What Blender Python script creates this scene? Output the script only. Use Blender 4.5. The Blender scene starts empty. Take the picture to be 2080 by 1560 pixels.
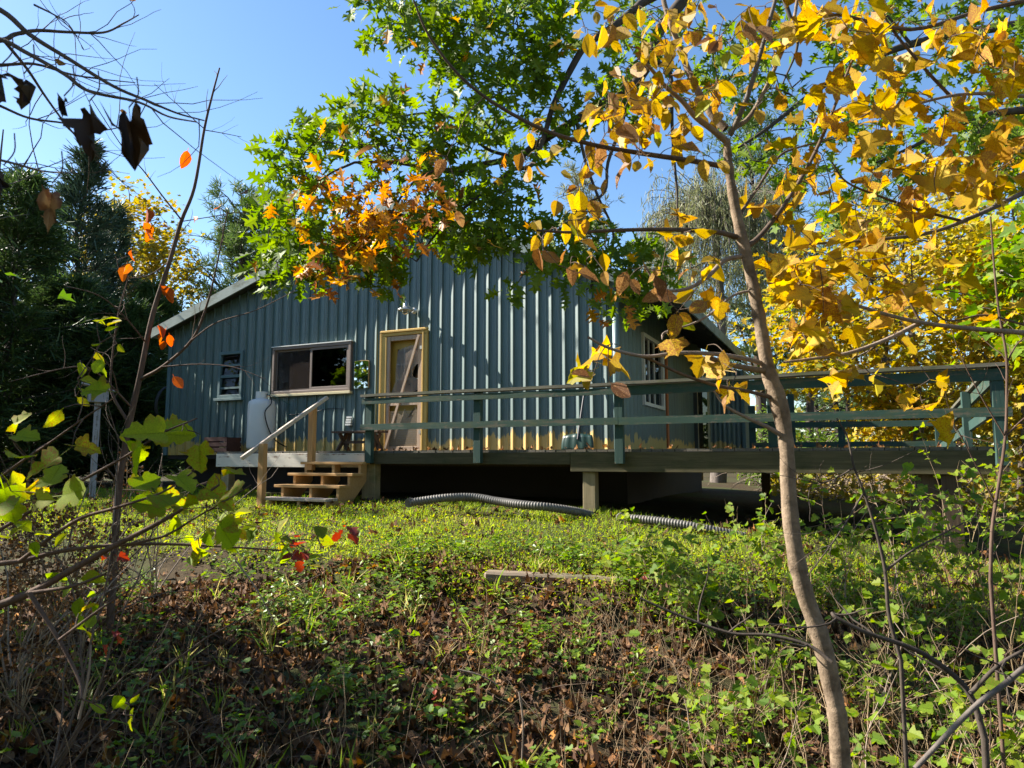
import bpy, math, random
import numpy as np
from mathutils import Matrix, Vector

random.seed(7); RNG = np.random.default_rng(7)
S = bpy.context.scene
COL = S.collection

# ------------------------------------------------------------------ camera, sky, sun, exposure
F, PITCH = 1442.0, math.radians(6.1)           # focal length in photo pixels (2080 wide), upward tilt
cam_d = bpy.data.cameras.new('camera'); cam = bpy.data.objects.new('camera', cam_d); COL.objects.link(cam)
cam_d.sensor_width = 36.0; cam_d.lens = 36.0 * F / 2080.0
cam_d.clip_start = 0.05; cam_d.clip_end = 900.0
cam.location = (0, 0, 0); cam.rotation_euler = (math.pi / 2 + PITCH, 0, 0)
cam_d.dof.use_dof = True; cam_d.dof.focus_distance = 7.5; cam_d.dof.aperture_fstop = 9.0
S.camera = cam

SUN_EL = math.radians(36.0)
GRZ = math.radians(9.5); TH = math.radians(25.25)      # the sun stands 9.5 degrees off the gable wall
SH = math.cos(GRZ) * np.array([-math.cos(TH), math.sin(TH)]) + math.sin(GRZ) * np.array([-math.sin(TH), -math.cos(TH)])
SUN = np.array([SH[0] * math.cos(SUN_EL), SH[1] * math.cos(SUN_EL), math.sin(SUN_EL)])
W_ = bpy.data.worlds.new('World'); S.world = W_; W_.use_nodes = True
wt = W_.node_tree; wt.nodes.clear()
sky = wt.nodes.new('ShaderNodeTexSky'); sky.sky_type = 'NISHITA'; sky.sun_disc = False
sky.sun_elevation = SUN_EL; sky.sun_rotation = math.atan2(SH[0], SH[1])
sky.altitude = 200; sky.air_density = 1.0; sky.dust_density = 0.4; sky.ozone_density = 1.6
bg = wt.nodes.new('ShaderNodeBackground'); bg.inputs['Strength'].default_value = 0.076
wo = wt.nodes.new('ShaderNodeOutputWorld')
hs = wt.nodes.new('ShaderNodeHueSaturation'); hs.inputs['Saturation'].default_value = 1.15
wt.links.new(sky.outputs[0], hs.inputs['Color']); wt.links.new(hs.outputs[0], bg.inputs[0]); wt.links.new(bg.outputs[0], wo.inputs[0])
sun_d = bpy.data.lights.new('sun', 'SUN'); sun_d.energy = 5.0; sun_d.angle = math.radians(0.5); sun_d.color = (1.0, 0.93, 0.82)
sun = bpy.data.objects.new('sun', sun_d); COL.objects.link(sun)
sun.rotation_euler = (-Vector(SUN)).to_track_quat('-Z', 'Y').to_euler()
S.view_settings.view_transform = 'Standard'; S.view_settings.look = 'None'
S.view_settings.exposure = 1.75; S.view_settings.gamma = 1.0; S.view_settings.use_curve_mapping = False
S.cycles.max_bounces = 6; S.cycles.diffuse_bounces = 2; S.cycles.glossy_bounces = 3
S.cycles.transmission_bounces = 4; S.cycles.transparent_max_bounces = 8
S.cycles.caustics_reflective = False; S.cycles.caustics_refractive = False

# ------------------------------------------------------------------ layout helpers
def ray(px, py):
    a = (px - 1040) / F; b = (780 - py) / F
    return np.array([a, math.cos(PITCH) - b * math.sin(PITCH), math.sin(PITCH) + b * math.cos(PITCH)])
def P(px, py, d):                               # the place that lies d metres ahead in that direction
    r = ray(px, py); return r * d / r[1]
def pix(q):
    q = np.atleast_2d(q); c = q[:, 1] * math.cos(PITCH) + q[:, 2] * math.sin(PITCH)
    u = -q[:, 1] * math.sin(PITCH) + q[:, 2] * math.cos(PITCH)
    c = np.where(c < 0.05, 0.05, c)
    return 1040 + F * q[:, 0] / c, 780 - F * u / c
HO = np.array([-1.8558, 12.5, 0.0])             # house origin; house axes: u to the right along the gable wall, v into the house
HU = np.array([math.cos(TH), -math.sin(TH), 0]); HV = np.array([math.sin(TH), math.cos(TH), 0])
def H(u, v, z): return HO + HU * u + HV * v + np.array([0, 0, z])
def toH(x, y):
    dx = x - HO[0]; dy = y - HO[1]
    return dx * HU[0] + dy * HU[1], dx * HV[0] + dy * HV[1]
def sstep(a, b, x):
    t = np.clip((x - a) / (b - a), 0, 1); return t * t * (3 - 2 * t)
_nz = [(RNG.uniform(0.5, 3.0), RNG.uniform(0, 6.28), RNG.uniform(0, 6.28)) for _ in range(14)]
def bumps(x, y):
    s = 0
    for f, a, p in _nz: s = s + np.sin((x * math.cos(a) + y * math.sin(a)) * f * 1.7 + p) / (f + 0.5)
    return s * 0.012
def G(x, y):                                    # ground height
    x = np.asarray(x, float); y = np.asarray(y, float)
    u, v = toH(x, y); s = -v - 1.55
    uu = np.clip(u, 0, 14)
    z = -0.60 - 0.0065 * uu * uu + 0.03 * np.clip(-u, 0, 6) * 0
    z = z - 0.09 * np.clip(s, 0, 3.3)
    z = z - 0.19 * sstep(3.25, 3.75, s) - 0.13 * np.clip(s - 3.4, 0, 2.2) - 0.05 * np.clip(s - 5.6, 0, 6)
    far = sstep(2, 22, v)
    z = z * (1 - far) + far * (-0.85)
    return z + bumps(x, y) * (0.4 + 0.6 * sstep(1.5, 4, s))

# ------------------------------------------------------------------ node material helpers
def new_mat(name):
    m = bpy.data.materials.new(name); m.use_nodes = True; nt = m.node_tree; nt.nodes.clear()
    out = nt.nodes.new('ShaderNodeOutputMaterial'); return m, nt, out
def N(nt, t, **kw):
    n = nt.nodes.new(t)
    for k, v in kw.items():
        if k in n.inputs: n.inputs[k].default_value = v
        else: setattr(n, k, v)
    return n
def L(nt, a, b): nt.links.new(a, b)
def ramp(nt, stops, mode='LINEAR'):
    r = nt.nodes.new('ShaderNodeValToRGB'); e = r.color_ramp.elements; r.color_ramp.interpolation = mode
    while len(e) < len(stops): e.new(0.5)
    for i, (p, c) in enumerate(stops): e[i].position = p; e[i].color = (*c, 1)
    return r
def mixc(nt, fac, a, b):
    m = nt.nodes.new('ShaderNodeMix'); m.data_type = 'RGBA'
    for s, v in ((0, fac), (6, a), (7, b)):
        if hasattr(v, 'links'): L(nt, v, m.inputs[s])
        else: m.inputs[s].default_value = v if s == 0 else (*v, 1)
    return m.outputs[2]
def math_(nt, op, a, b=None):
    m = nt.nodes.new('ShaderNodeMath'); m.operation = op
    for i, v in enumerate((a, b)):
        if v is None: continue
        if hasattr(v, 'links'): L(nt, v, m.inputs[i])
        else: m.inputs[i].default_value = v
    return m.outputs[0]
def noise(nt, scale, vec=None, detail=4, rough=0.6):
    n = nt.nodes.new('ShaderNodeTexNoise'); n.inputs['Scale'].default_value = scale
    n.inputs['Detail'].default_value = detail; n.inputs['Roughness'].default_value = rough
    if vec is not None: L(nt, vec, n.inputs['Vector'])
    return n.outputs[0]
def coords(nt, scale=(1, 1, 1), kind='Object'):
    tc = nt.nodes.new('ShaderNodeTexCoord'); mp = nt.nodes.new('ShaderNodeMapping'); mp.inputs['Scale'].default_value = scale
    L(nt, tc.outputs[kind], mp.inputs[0]); return mp.outputs[0]
def thresh(nt, val, lo, hi):
    m = nt.nodes.new('ShaderNodeMapRange'); L(nt, val, m.inputs[0]); m.inputs[1].default_value = lo; m.inputs[2].default_value = hi
    return m.outputs[0]
def bump(nt, h, strength, dist=0.01):
    b = nt.nodes.new('ShaderNodeBump'); b.inputs['Strength'].default_value = strength; b.inputs['Distance'].default_value = dist
    L(nt, h, b.inputs['Height']); return b.outputs[0]
def plain(name, col, rough=0.6, metal=0.0, var=0.25, scale=8, bmp=0.2, spec=0.5):
    m, nt, out = new_mat(name); c = coords(nt)
    n = noise(nt, scale, c)
    b = N(nt, 'ShaderNodeBsdfPrincipled', Roughness=rough, Metallic=metal); b.inputs['Specular IOR Level'].default_value = spec
    L(nt, mixc(nt, n, tuple(x * (1 - var) for x in col), tuple(min(1, x * (1 + var)) for x in col)), b.inputs['Base Color'])
    if bmp: L(nt, bump(nt, n, bmp), b.inputs['Normal'])
    L(nt, b.outputs[0], out.inputs[0]); return m
def wood(name, c1, c2, axis='x', moss=None, paint=None, wear=0.5, rough=0.75):
    """weathered board: grain along an axis; optional moss stains and a worn coat of paint"""
    m, nt, out = new_mat(name)
    sc = {'x': (1.2, 22, 22), 'y': (22, 1.2, 22), 'z': (22, 22, 1.2)}[axis]
    oi = N(nt, 'ShaderNodeObjectInfo')
    g = noise(nt, 1.6, coords(nt, sc), 6, 0.65); g2 = noise(nt, 3.0, coords(nt), 3)
    col = mixc(nt, thresh(nt, g, 0.3, 0.7), c1, c2)
    col = mixc(nt, math_(nt, 'MULTIPLY', oi.outputs['Random'], 0.3), col, tuple(x * 0.55 for x in c1))
    if paint:
        p = math_(nt, 'ADD', math_(nt, 'MULTIPLY', g, 0.6), math_(nt, 'MULTIPLY', noise(nt, 7, coords(nt), 6, 0.7), 0.5))
        pc = mixc(nt, g2, tuple(x * 0.75 for x in paint), tuple(x * 1.2 for x in paint))
        col = mixc(nt, thresh(nt, p, wear - 0.03, wear + 0.03), col, pc)
    if moss:
        mm = thresh(nt, noise(nt, 2.2, coords(nt, (1, 1, 2)), 6, 0.7), 0.5, 0.68)
        col = mixc(nt, math_(nt, 'MULTIPLY', mm, 0.75), col, moss)
    b = N(nt, 'ShaderNodeBsdfPrincipled', Roughness=rough); b.inputs['Specular IOR Level'].default_value = 0.3
    L(nt, col, b.inputs['Base Color']); L(nt, bump(nt, g, 0.35, 0.006), b.inputs['Normal']); L(nt, b.outputs[0], out.inputs[0]); return m
def leaf_mat(name, stops, trans=0.5, spot=None, spot_amt=0.5, rough=0.5, gain=1.0, nscale=30, veins=True, by_object=True):
    """two-sided leaf: colour by leaf, brown blotches, veins, light shining through"""
    m, nt, out = new_mat(name)
    at = N(nt, 'ShaderNodeAttribute'); at.attribute_name = 'rnd'
    oi = N(nt, 'ShaderNodeObjectInfo')
    v = math_(nt, 'FRACT', math_(nt, 'ADD', at.outputs['Fac'], oi.outputs['Random'])) if by_object else at.outputs['Fac']
    col = ramp(nt, stops); L(nt, v, col.inputs[0]); c = col.outputs[0]
    nz = noise(nt, nscale, coords(nt), 3)
    c = mixc(nt, thresh(nt, nz, 0.35, 0.75), c, mixc(nt, 0.65, c, tuple(x * 0.55 for x in stops[-1][1])))
    if spot:
        k = math_(nt, 'ADD', noise(nt, nscale * 0.55, coords(nt), 4, 0.7), math_(nt, 'MULTIPLY', math_(nt, 'FRACT', math_(nt, 'MULTIPLY', v, 7.3)), 0.22))
        c = mixc(nt, thresh(nt, k, 0.82 - spot_amt * 0.4, 0.9 - spot_amt * 0.4), c, spot)
    if spot:
        ue = N(nt, 'ShaderNodeUVMap'); se = N(nt, 'ShaderNodeSeparateXYZ'); L(nt, ue.outputs[0], se.inputs[0])
        ed = math_(nt, 'ADD', math_(nt, 'ABSOLUTE', se.outputs[0]), math_(nt, 'MULTIPLY', noise(nt, nscale * 0.4, coords(nt), 4, 0.7), 0.7))
        c = mixc(nt, math_(nt, 'MULTIPLY', thresh(nt, ed, 0.62, 0.8), spot_amt * 1.3), c, spot)
    if veins:
        uv = N(nt, 'ShaderNodeUVMap'); sp = N(nt, 'ShaderNodeSeparateXYZ'); L(nt, uv.outputs[0], sp.inputs[0])
        ax = math_(nt, 'ABSOLUTE', sp.outputs[0])
        w = math_(nt, 'FRACT', math_(nt, 'MULTIPLY', math_(nt, 'SUBTRACT', sp.outputs[1], math_(nt, 'MULTIPLY', ax, 0.9)), 6.0))
        line = math_(nt, 'MAXIMUM', thresh(nt, w, 0.14, 0.02), thresh(nt, ax, 0.03, 0.012))
        c = mixc(nt, math_(nt, 'MULTIPLY', line, 0.22), c, tuple(x * 0.45 for x in stops[-1][1]))
    b = N(nt, 'ShaderNodeBsdfPrincipled', Roughness=rough); b.inputs['Specular IOR Level'].default_value = 0.35
    L(nt, c, b.inputs['Base Color'])
    t = N(nt, 'ShaderNodeBsdfTranslucent')
    hs = N(nt, 'ShaderNodeHueSaturation', Saturation=1.1, Value=1.25 * gain); L(nt, c, hs.inputs['Color']); L(nt, hs.outputs[0], t.inputs[0])
    mx = N(nt, 'ShaderNodeMixShader'); mx.inputs[0].default_value = trans
    L(nt, b.outputs[0], mx.inputs[1]); L(nt, t.outputs[0], mx.inputs[2]); L(nt, mx.outputs[0], out.inputs[0]); return m
def bark(name, c1, c2, scale=14, stretch=0.25, bmp=0.6):
    m, nt, out = new_mat(name)
    n = noise(nt, scale, coords(nt, (1, 1, stretch)), 7, 0.7); n2 = noise(nt, 3, coords(nt), 3)
    b = N(nt, 'ShaderNodeBsdfPrincipled', Roughness=0.85); b.inputs['Specular IOR Level'].default_value = 0.2
    col = mixc(nt, thresh(nt, n, 0.35, 0.65), c1, c2); col = mixc(nt, math_(nt, 'MULTIPLY', n2, 0.5), col, tuple(x * 0.6 for x in c2))
    L(nt, col, b.inputs['Base Color']); L(nt, bump(nt, n, bmp, 0.01), b.inputs['Normal']); L(nt, b.outputs[0], out.inputs[0]); return m
def glass(name, tint=(0.5, 0.5, 0.5), refl=1.45):
    m, nt, out = new_mat(name)
    t = N(nt, 'ShaderNodeBsdfTransparent'); t.inputs[0].default_value = (*tint, 1)
    g = N(nt, 'ShaderNodeBsdfGlossy', Roughness=0.015); fr = N(nt, 'ShaderNodeFresnel', IOR=refl)
    n = noise(nt, 1.3, coords(nt), 2); L(nt, bump(nt, n, 0.03, 0.05), g.inputs['Normal'])
    mx = N(nt, 'ShaderNodeMixShader'); L(nt, fr.outputs[0], mx.inputs[0]); L(nt, t.outputs[0], mx.inputs[1]); L(nt, g.outputs[0], mx.inputs[2])
    L(nt, mx.outputs[0], out.inputs[0]); return m
def sheer(name, col, alpha):                    # woven screen cloth: partly see-through
    m, nt, out = new_mat(name)
    t = N(nt, 'ShaderNodeBsdfTransparent'); d = N(nt, 'ShaderNodeBsdfDiffuse')
    n = noise(nt, 5, coords(nt), 4); L(nt, mixc(nt, n, tuple(x * 0.6 for x in col), col), d.inputs[0])
    mx = N(nt, 'ShaderNodeMixShader'); mx.inputs[0].default_value = alpha
    L(nt, t.outputs[0], mx.inputs[1]); L(nt, d.outputs[0], mx.inputs[2]); L(nt, mx.outputs[0], out.inputs[0]); return m

# ------------------------------------------------------------------ mesh helpers
def raw_mesh(name, V, sizes, loops, mat=None, rnd=None, uv=None, smooth=False):
    me = bpy.data.meshes.new(name); V = np.asarray(V, np.float32).reshape(-1, 3)
    sizes = np.asarray(sizes, np.int32); loops = np.asarray(loops, np.int32)
    me.vertices.add(len(V)); me.vertices.foreach_set('co', V.ravel())
    me.loops.add(len(loops)); me.loops.foreach_set('vertex_index', loops)
    me.polygons.add(len(sizes))
    st = np.zeros(len(sizes), np.int32); st[1:] = np.cumsum(sizes)[:-1]
    me.polygons.foreach_set('loop_start', st); me.polygons.foreach_set('loop_total', sizes)
    if smooth: me.polygons.foreach_set('use_smooth', np.ones(len(sizes), bool))
    if rnd is not None:
        a = me.attributes.new('rnd', 'FLOAT', 'FACE'); a.data.foreach_set('value', np.asarray(rnd, np.float32))
    if uv is not None:
        l = me.uv_layers.new(name='UVMap'); l.data.foreach_set('uv', np.asarray(uv, np.float32)[loops].ravel())
    me.update(calc_edges=True)
    if mat: me.materials.append(mat)
    return me
def link(name, me, parent=None, **props):
    o = bpy.data.objects.new(name, me); COL.objects.link(o)
    if parent: o.parent = parent
    for k, v in props.items(): o[k] = v
    return o
def thing(name, label, cat, loc=(0, 0, 0), rz=0.0, group=None):
    o = bpy.data.objects.new(name, None); COL.objects.link(o); o.location = loc; o.rotation_euler = (0, 0, rz)
    o.empty_display_size = 0.1; o['label'] = label; o['category'] = cat
    if group: o['group'] = group
    return o
class MB:                                       # collects solids into ONE mesh
    def __init__(s): s.v = []; s.f = []
    def add(s, V, Fc):
        b = len(s.v); s.v += [tuple(map(float, p)) for p in V]; s.f += [tuple(i + b for i in f) for f in Fc]; return s
    def box(s, x0, x1, y0, y1, z0, z1, j=0.0):
        V = [(x, y, z) for z in (z0, z1) for y in (y0, y1) for x in (x0, x1)]
        if j: V = [tuple(c + random.uniform(-j, j) for c in p) for p in V]
        return s.add(V, [(0, 2, 3, 1), (4, 5, 7, 6), (0, 1, 5, 4), (2, 6, 7, 3), (0, 4, 6, 2), (1, 3, 7, 5)])
    def beam(s, a, b, w, h, up=(0, 0, 1), nseg=1, wob=0.0):   # rectangular bar from a to b, w across, h along up
        a = np.array(a, float); b = np.array(b, float); d = b - a; d /= np.linalg.norm(d)
        up = np.array(up, float); x = np.cross(d, up); x /= np.linalg.norm(x); y = np.cross(x, d)
        V = []; Fc = []
        for i in range(nseg + 1):
            c = a + (b - a) * i / nseg + (x * random.uniform(-wob, wob) + y * random.uniform(-wob, wob))
            V += [c + x * sx * w / 2 + y * sy * h / 2 for sx, sy in ((-1, -1), (1, -1), (1, 1), (-1, 1))]
            if i: k = 4 * i; Fc += [(k - 4 + q, k - 4 + (q + 1) % 4, k + (q + 1) % 4, k + q) for q in range(4)]
        n = 4 * nseg; Fc += [(3, 2, 1, 0), (n, n + 1, n + 2, n + 3)]
        return s.add(V, Fc)
    def lathe(s, prof, c=(0, 0, 0), n=20, axis='z'):
        V = []; Fc = []
        for r, z in prof:
            for k in range(n):
                a = 2 * math.pi * k / n; p = (r * math.cos(a), r * math.sin(a), z)
                if axis == 'y': p = (p[0], p[2], p[1])
                V.append((c[0] + p[0], c[1] + p[1], c[2] + p[2]))
        for i in range(len(prof) - 1):
            for k in range(n): Fc.append((i * n + k, i * n + (k + 1) % n, (i + 1) * n + (k + 1) % n, (i + 1) * n + k))
        Fc += [tuple(range(n - 1, -1, -1)), tuple(range((len(prof) - 1) * n, len(prof) * n))]
        return s.add(V, Fc)
    def tube(s, pts, r0, r1=None, n=6):
        V, q = tube_arrays([(pts, r0, r0 if r1 is None else r1)], n); return s.add(V, q)
    def build(s, name, mat, parent=None, smooth=False, bevel=0.0, **props):
        me = bpy.data.meshes.new(name); me.from_pydata(s.v, [], s.f)
        if mat: me.materials.append(mat)
        if smooth: me.polygons.foreach_set('use_smooth', np.ones(len(me.polygons), bool))
        me.update(); o = link(name, me, parent, **props)
        if bevel:
            b = o.modifiers.new('bevel', 'BEVEL'); b.width = bevel; b.segments = 1; b.limit_method = 'ANGLE'
        return o
def smooth_line(pts, k=4):
    p = np.asarray(pts, float)
    if len(p) < 3: return p
    q = np.vstack([2 * p[0] - p[1], p, 2 * p[-1] - p[-2]]); out = []
    for i in range(1, len(q) - 2):
        for t in np.linspace(0, 1, k, endpoint=False):
            a, b, c, d = q[i - 1:i + 3]
            out.append(0.5 * (2 * b + (c - a) * t + (2 * a - 5 * b + 4 * c - d) * t * t + (3 * b - a - 3 * c + d) * t ** 3))
    out.append(p[-1]); return np.array(out)
def tube_arrays(lines, n=6):
    VV = []; FF = []; base = 0
    ang = np.linspace(0, 2 * math.pi, n, endpoint=False)
    for pts, r0, r1 in lines:
        p = np.asarray(pts, float); m = len(p)
        t = np.gradient(p, axis=0); t /= np.linalg.norm(t, axis=1)[:, None] + 1e-9
        ref = np.array([0.3, 0.2, 1.0]) if abs(t[0][2]) < 0.8 else np.array([1.0, 0.2, 0.1])
        x = np.cross(t, ref); x /= np.linalg.norm(x, axis=1)[:, None] + 1e-9; y = np.cross(x, t)
        r = np.linspace(r0, r1, m) if np.isscalar(r0) else np.interp(np.linspace(0, 1, m), np.linspace(0, 1, len(r0)), r0)
        ring = p[:, None, :] + r[:, None, None] * (np.cos(ang)[None, :, None] * x[:, None, :] + np.sin(ang)[None, :, None] * y[:, None, :])
        VV.append(ring.reshape(-1, 3))
        i = np.arange(m - 1)[:, None] * n + base; k = np.arange(n)[None, :]; k2 = (k + 1) % n
        FF.append(np.stack([i + n + k, i + n + k2, i + k2, i + k], -1).reshape(-1, 4))
        base += m * n
    return np.vstack(VV), np.vstack(FF)
def tubes_mesh(name, lines, mat, n=6, off=(0, 0, 0)):
    V, q = tube_arrays(lines, n); return raw_mesh(name, V - np.asarray(off), np.full(len(q), 4), q.ravel(), mat, smooth=True)

# ------------------------------------------------------------------ leaves
def tpl(outline, bend=0.2, fold=0.25, curl=0.15, petiole=0.3, seed=0, wob=0.05):
    """leaf from a right-half outline (x, y from base to tip); two folded halves and a stalk; length 1 along +Y"""
    r = np.random.default_rng(seed); o = np.array(outline, float); n = len(o)
    mid = np.stack([np.zeros(4), np.linspace(0.0, 1.0, 4)], 1)
    V = []; sizes = []; loops = []
    bx = bend * r.uniform(0.2, 1.8) * r.choice([1, 1, -0.6]); fo = fold * r.uniform(0.2, 1.6); cu = curl * r.uniform(-1.5, 1.5); tw = r.uniform(-0.5, 0.5)
    def lift(x, y):
        return np.array([x, y - 0.25 * abs(bx) * y * y, fo * abs(x) - bx * y * y + cu * math.sin(9 * y + 3 * x) * abs(x) * 2 + tw * x * y + r.normal(0, wob) * abs(x)])
    for sgn in (1, -1):
        b = len(V)
        for x, y in mid: V.append(lift(0, y))
        for x, y in o[::-1][1 if abs(o[-1][0]) < 1e-6 else 0:]:
            if x > 1e-6: V.append(lift(sgn * x * r.uniform(0.92, 1.08), y))
        k = list(range(b, len(V)))
        if sgn < 0: k = k[::-1]
        sizes.append(len(k)); loops += k
    flat = [(v[0], v[1]) for v in V]
    if petiole:
        b = len(V); w = 0.012
        V += [np.array([-w, -petiole, 0.05]), np.array([w, -petiole, 0.05]), np.array([w, 0.02, 0]), np.array([-w, 0.02, 0])]
        flat += [(0, 0)] * 4; sizes.append(4); loops += [b, b + 1, b + 2, b + 3]
        V = [v + np.array([0, petiole, -0.05]) for v in V]
    return np.array(V), np.array(sizes), np.array(loops), np.array(flat)
OAK = [(0.03, 0.0), (0.05, .12), (.2, .16), (.27, .26), (.13, .27), (.1, .33), (.28, .4), (.42, .56), (.27, .52), (.14, .52), (.11, .6), (.25, .68), (.36, .84), (.22, .79), (.1, .8), (.1, .88), (.04, .92), (0, 1.0)]
MAPLE = [(0.02, 0.0), (.14, -.1), (.32, -.07), (.45, -.02), (.40, .08), (.52, .15), (.66, .30), (.53, .34), (.46, .44), (.36, .41), (.26, .42), (.29, .56), (.37, .65), (.24, .69), (.18, .80), (.08, .87), (0, 1.0)]
OVAL = [(0.02, 0.0), (.17, .12), (.27, .32), (.28, .52), (.2, .74), (.08, .92), (0, 1.0)]
CUR = [(0.02, 0.0), (.16, -.06), (.34, -.02), (.46, .1), (.40, .16), (.52, .26), (.46, .37), (.33, .41), (.25, .45), (.36, .57), (.33, .69), (.22, .75), (.19, .86), (.08, .92), (0, 1.0)]
SMALLM = [(0.02, 0.0), (.45, .05), (.3, .3), (.5, .55), (.2, .6), (0, 1.0)]
BLADE = [(0.02, 0.0), (.16, .4), (0, 1.0)]
ROUND = [(0.03, 0.0), (.4, .15), (.46, .5), (.3, .85), (0, 1.0)]
def variants(o, k, **kw): return [tpl(o, seed=11 * i + 3, **kw) for i in range(k)]
T_OAK = variants(OAK, 5, bend=0.25, fold=0.3, petiole=0.2); T_MAPLE = variants(MAPLE, 7, bend=0.3, fold=0.35, curl=0.3, petiole=0.5)
T_OVAL = variants(OVAL, 6, bend=0.3, fold=0.35, petiole=0.15); T_CUR = variants(CUR, 5, bend=0.25, fold=0.25, petiole=0.4)
T_SM = variants(SMALLM, 4, petiole=0.0); T_BL = variants(BLADE, 3, petiole=0.0, fold=0.1); T_RD = variants(ROUND, 4, petiole=0.2, bend=0.2)
T_DEAD = variants(MAPLE, 5, bend=0.35, fold=0.4, curl=0.5, petiole=0.2, wob=0.2) + variants(OVAL, 3, bend=0.4, fold=0.5, curl=0.5, petiole=0.1, wob=0.2) + variants(CUR, 2, bend=0.4, fold=0.5, curl=0.7, petiole=0, wob=0.3); T_DOAK = variants(OAK, 3, bend=0.4, fold=0.4, curl=0.5, petiole=0.1, wob=0.2)

def unit(v): return v / (np.linalg.norm(v, axis=-1, keepdims=True) + 1e-9)
def frames(d, n):
    d = unit(d); x = unit(np.cross(d, n)); z = np.cross(x, d); return np.stack([x, d, z], -1)      # columns
def joined(name, tps, pos, R, size, mat, off=(0, 0, 0), rnd=None, smooth=False):
    pos = np.asarray(pos) - np.asarray(off); n = len(pos); size = np.broadcast_to(size, (n,))
    which = RNG.integers(0, len(tps), n); rnd = RNG.random(n) if rnd is None else rnd
    VV = []; SS = []; LL = []; RR = []; UU = []; base = 0
    for i, (V, sz, lp, fl) in enumerate(tps):
        ix = np.where(which == i)[0]
        if not len(ix): continue
        W = np.einsum('nij,kj->nki', R[ix], V) * size[ix][:, None, None] + pos[ix][:, None, :]
        VV.append(W.reshape(-1, 3)); SS.append(np.tile(sz, len(ix))); UU.append(np.tile(fl, (len(ix), 1)))
        LL.append((lp[None, :] + (np.arange(len(ix)) * len(V))[:, None] + base).ravel()); RR.append(np.repeat(rnd[ix], len(sz))); base += len(ix) * len(V)
    return raw_mesh(name, np.vstack(VV), np.concatenate(SS), np.concatenate(LL), mat, np.concatenate(RR), np.vstack(UU), smooth)
_lm = {}
def leaf_objects(parent, tps, key, pos, R, size, mat, nmax=300, name='leaf', rest='leaves', pad=10):
    """the leaves that show largest as single objects that share meshes, the others as one stuff part"""
    pos = np.asarray(pos); n = len(pos); size = np.broadcast_to(np.asarray(size, float), (n,))
    x, y = pix(pos); d = np.linalg.norm(pos, axis=1)
    vis = (x > -pad) & (x < 2080 + pad) & (y > -pad) & (y < 1560 + pad) & (pos[:, 1] > 0.2)
    score = np.where(vis, size / d * (1 + 0.15 * RNG.random(n)), -1); order = np.argsort(-score)
    k = min(nmax, int(vis.sum())); off = np.array(parent.location) if parent else np.zeros(3)
    ck = (key, mat.name)
    if ck not in _lm: _lm[ck] = [raw_mesh(name, t[0], t[1], t[2], mat, np.zeros(len(t[1])), t[3], smooth=True) for t in tps]
    for i in order[:k]:
        o = bpy.data.objects.new(name, _lm[ck][random.randrange(len(tps))]); COL.objects.link(o); o.parent = parent
        M = np.eye(4); M[:3, :3] = R[i] * size[i]; M[:3, 3] = pos[i] - off; o.matrix_local = Matrix(M.tolist())
    if k < n:
        ix = order[k:]; link(rest, joined(rest, tps, pos[ix], R[ix], size[ix], mat, off), parent, kind='stuff')
def rand_dirs(n, down=0.0):
    v = RNG.normal(size=(n, 3)); v[:, 2] -= down; return unit(v)
def connect(nodes, tree_pts, r=0.003, sag=0.05, maxd=9.9):
    """joins each node to the nearest wood so far by a thin curved twig; returns the twig lines"""
    pts = list(map(np.asarray, tree_pts)); A = np.array(pts); lines = []
    left = [np.asarray(q) for q in nodes]
    D = np.array([np.min(np.linalg.norm(A - q, axis=1)) for q in left])
    todo = list(np.argsort(D))
    for i in todo:
        q = left[i]; dd = np.linalg.norm(A - q, axis=1); j = int(np.argmin(dd))
        if dd[j] < 0.015 or dd[j] > maxd: continue
        a = A[j]; L_ = dd[j]; m = (a + q) / 2 + np.array([0, 0, sag * L_]) + RNG.normal(0, 0.06, 3) * L_
        ln = smooth_line([a, m, q], 4); lines.append((ln, r * (0.8 + 1.2 * min(1, L_)), r * 0.45)); A = np.vstack([A, ln[2::2]])
    return lines
def wander(a, d, length, n=7, jit=0.18, up=0.0):
    p = [np.array(a, float)]; d = unit(np.array(d, float))
    for i in range(n):
        d = unit(d + RNG.normal(0, jit, 3) + np.array([0, 0, up])); p.append(p[-1] + d * length / n)
    return np.array(p)
def twigs_from(line, n, length, jit=0.2, spread=0.9, up=0.05, r=0.004, lo=0.2):
    out = []
    for _ in range(n):
        i = RNG.integers(int(len(line) * lo), len(line) - 1); t = unit(line[min(i + 1, len(line) - 1)] - line[i - 1])
        d = unit(t + RNG.normal(0, spread, 3)); out.append((wander(line[i], d, length * RNG.uniform(0.4, 1.2), 6, jit, up), r, r * 0.35))
    return out
def in_poly(px, py, poly):
    c = np.zeros(len(px), bool); q = poly; j = len(q) - 1
    for i in range(len(q)):
        xi, yi = q[i]; xj, yj = q[j]
        c ^= ((yi > py) != (yj > py)) & (px < (xj - xi) * (py - yi) / (yj - yi + 1e-9) + xi); j = i
    return c
def sample_poly(poly, n):
    q = np.array(poly); out = []
    while len(out) < n:
        x = RNG.uniform(q[:, 0].min(), q[:, 0].max(), n * 3); y = RNG.uniform(q[:, 1].min(), q[:, 1].max(), n * 3)
        k = in_poly(x, y, poly); out += list(zip(x[k], y[k]))
    return out[:n]

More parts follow.
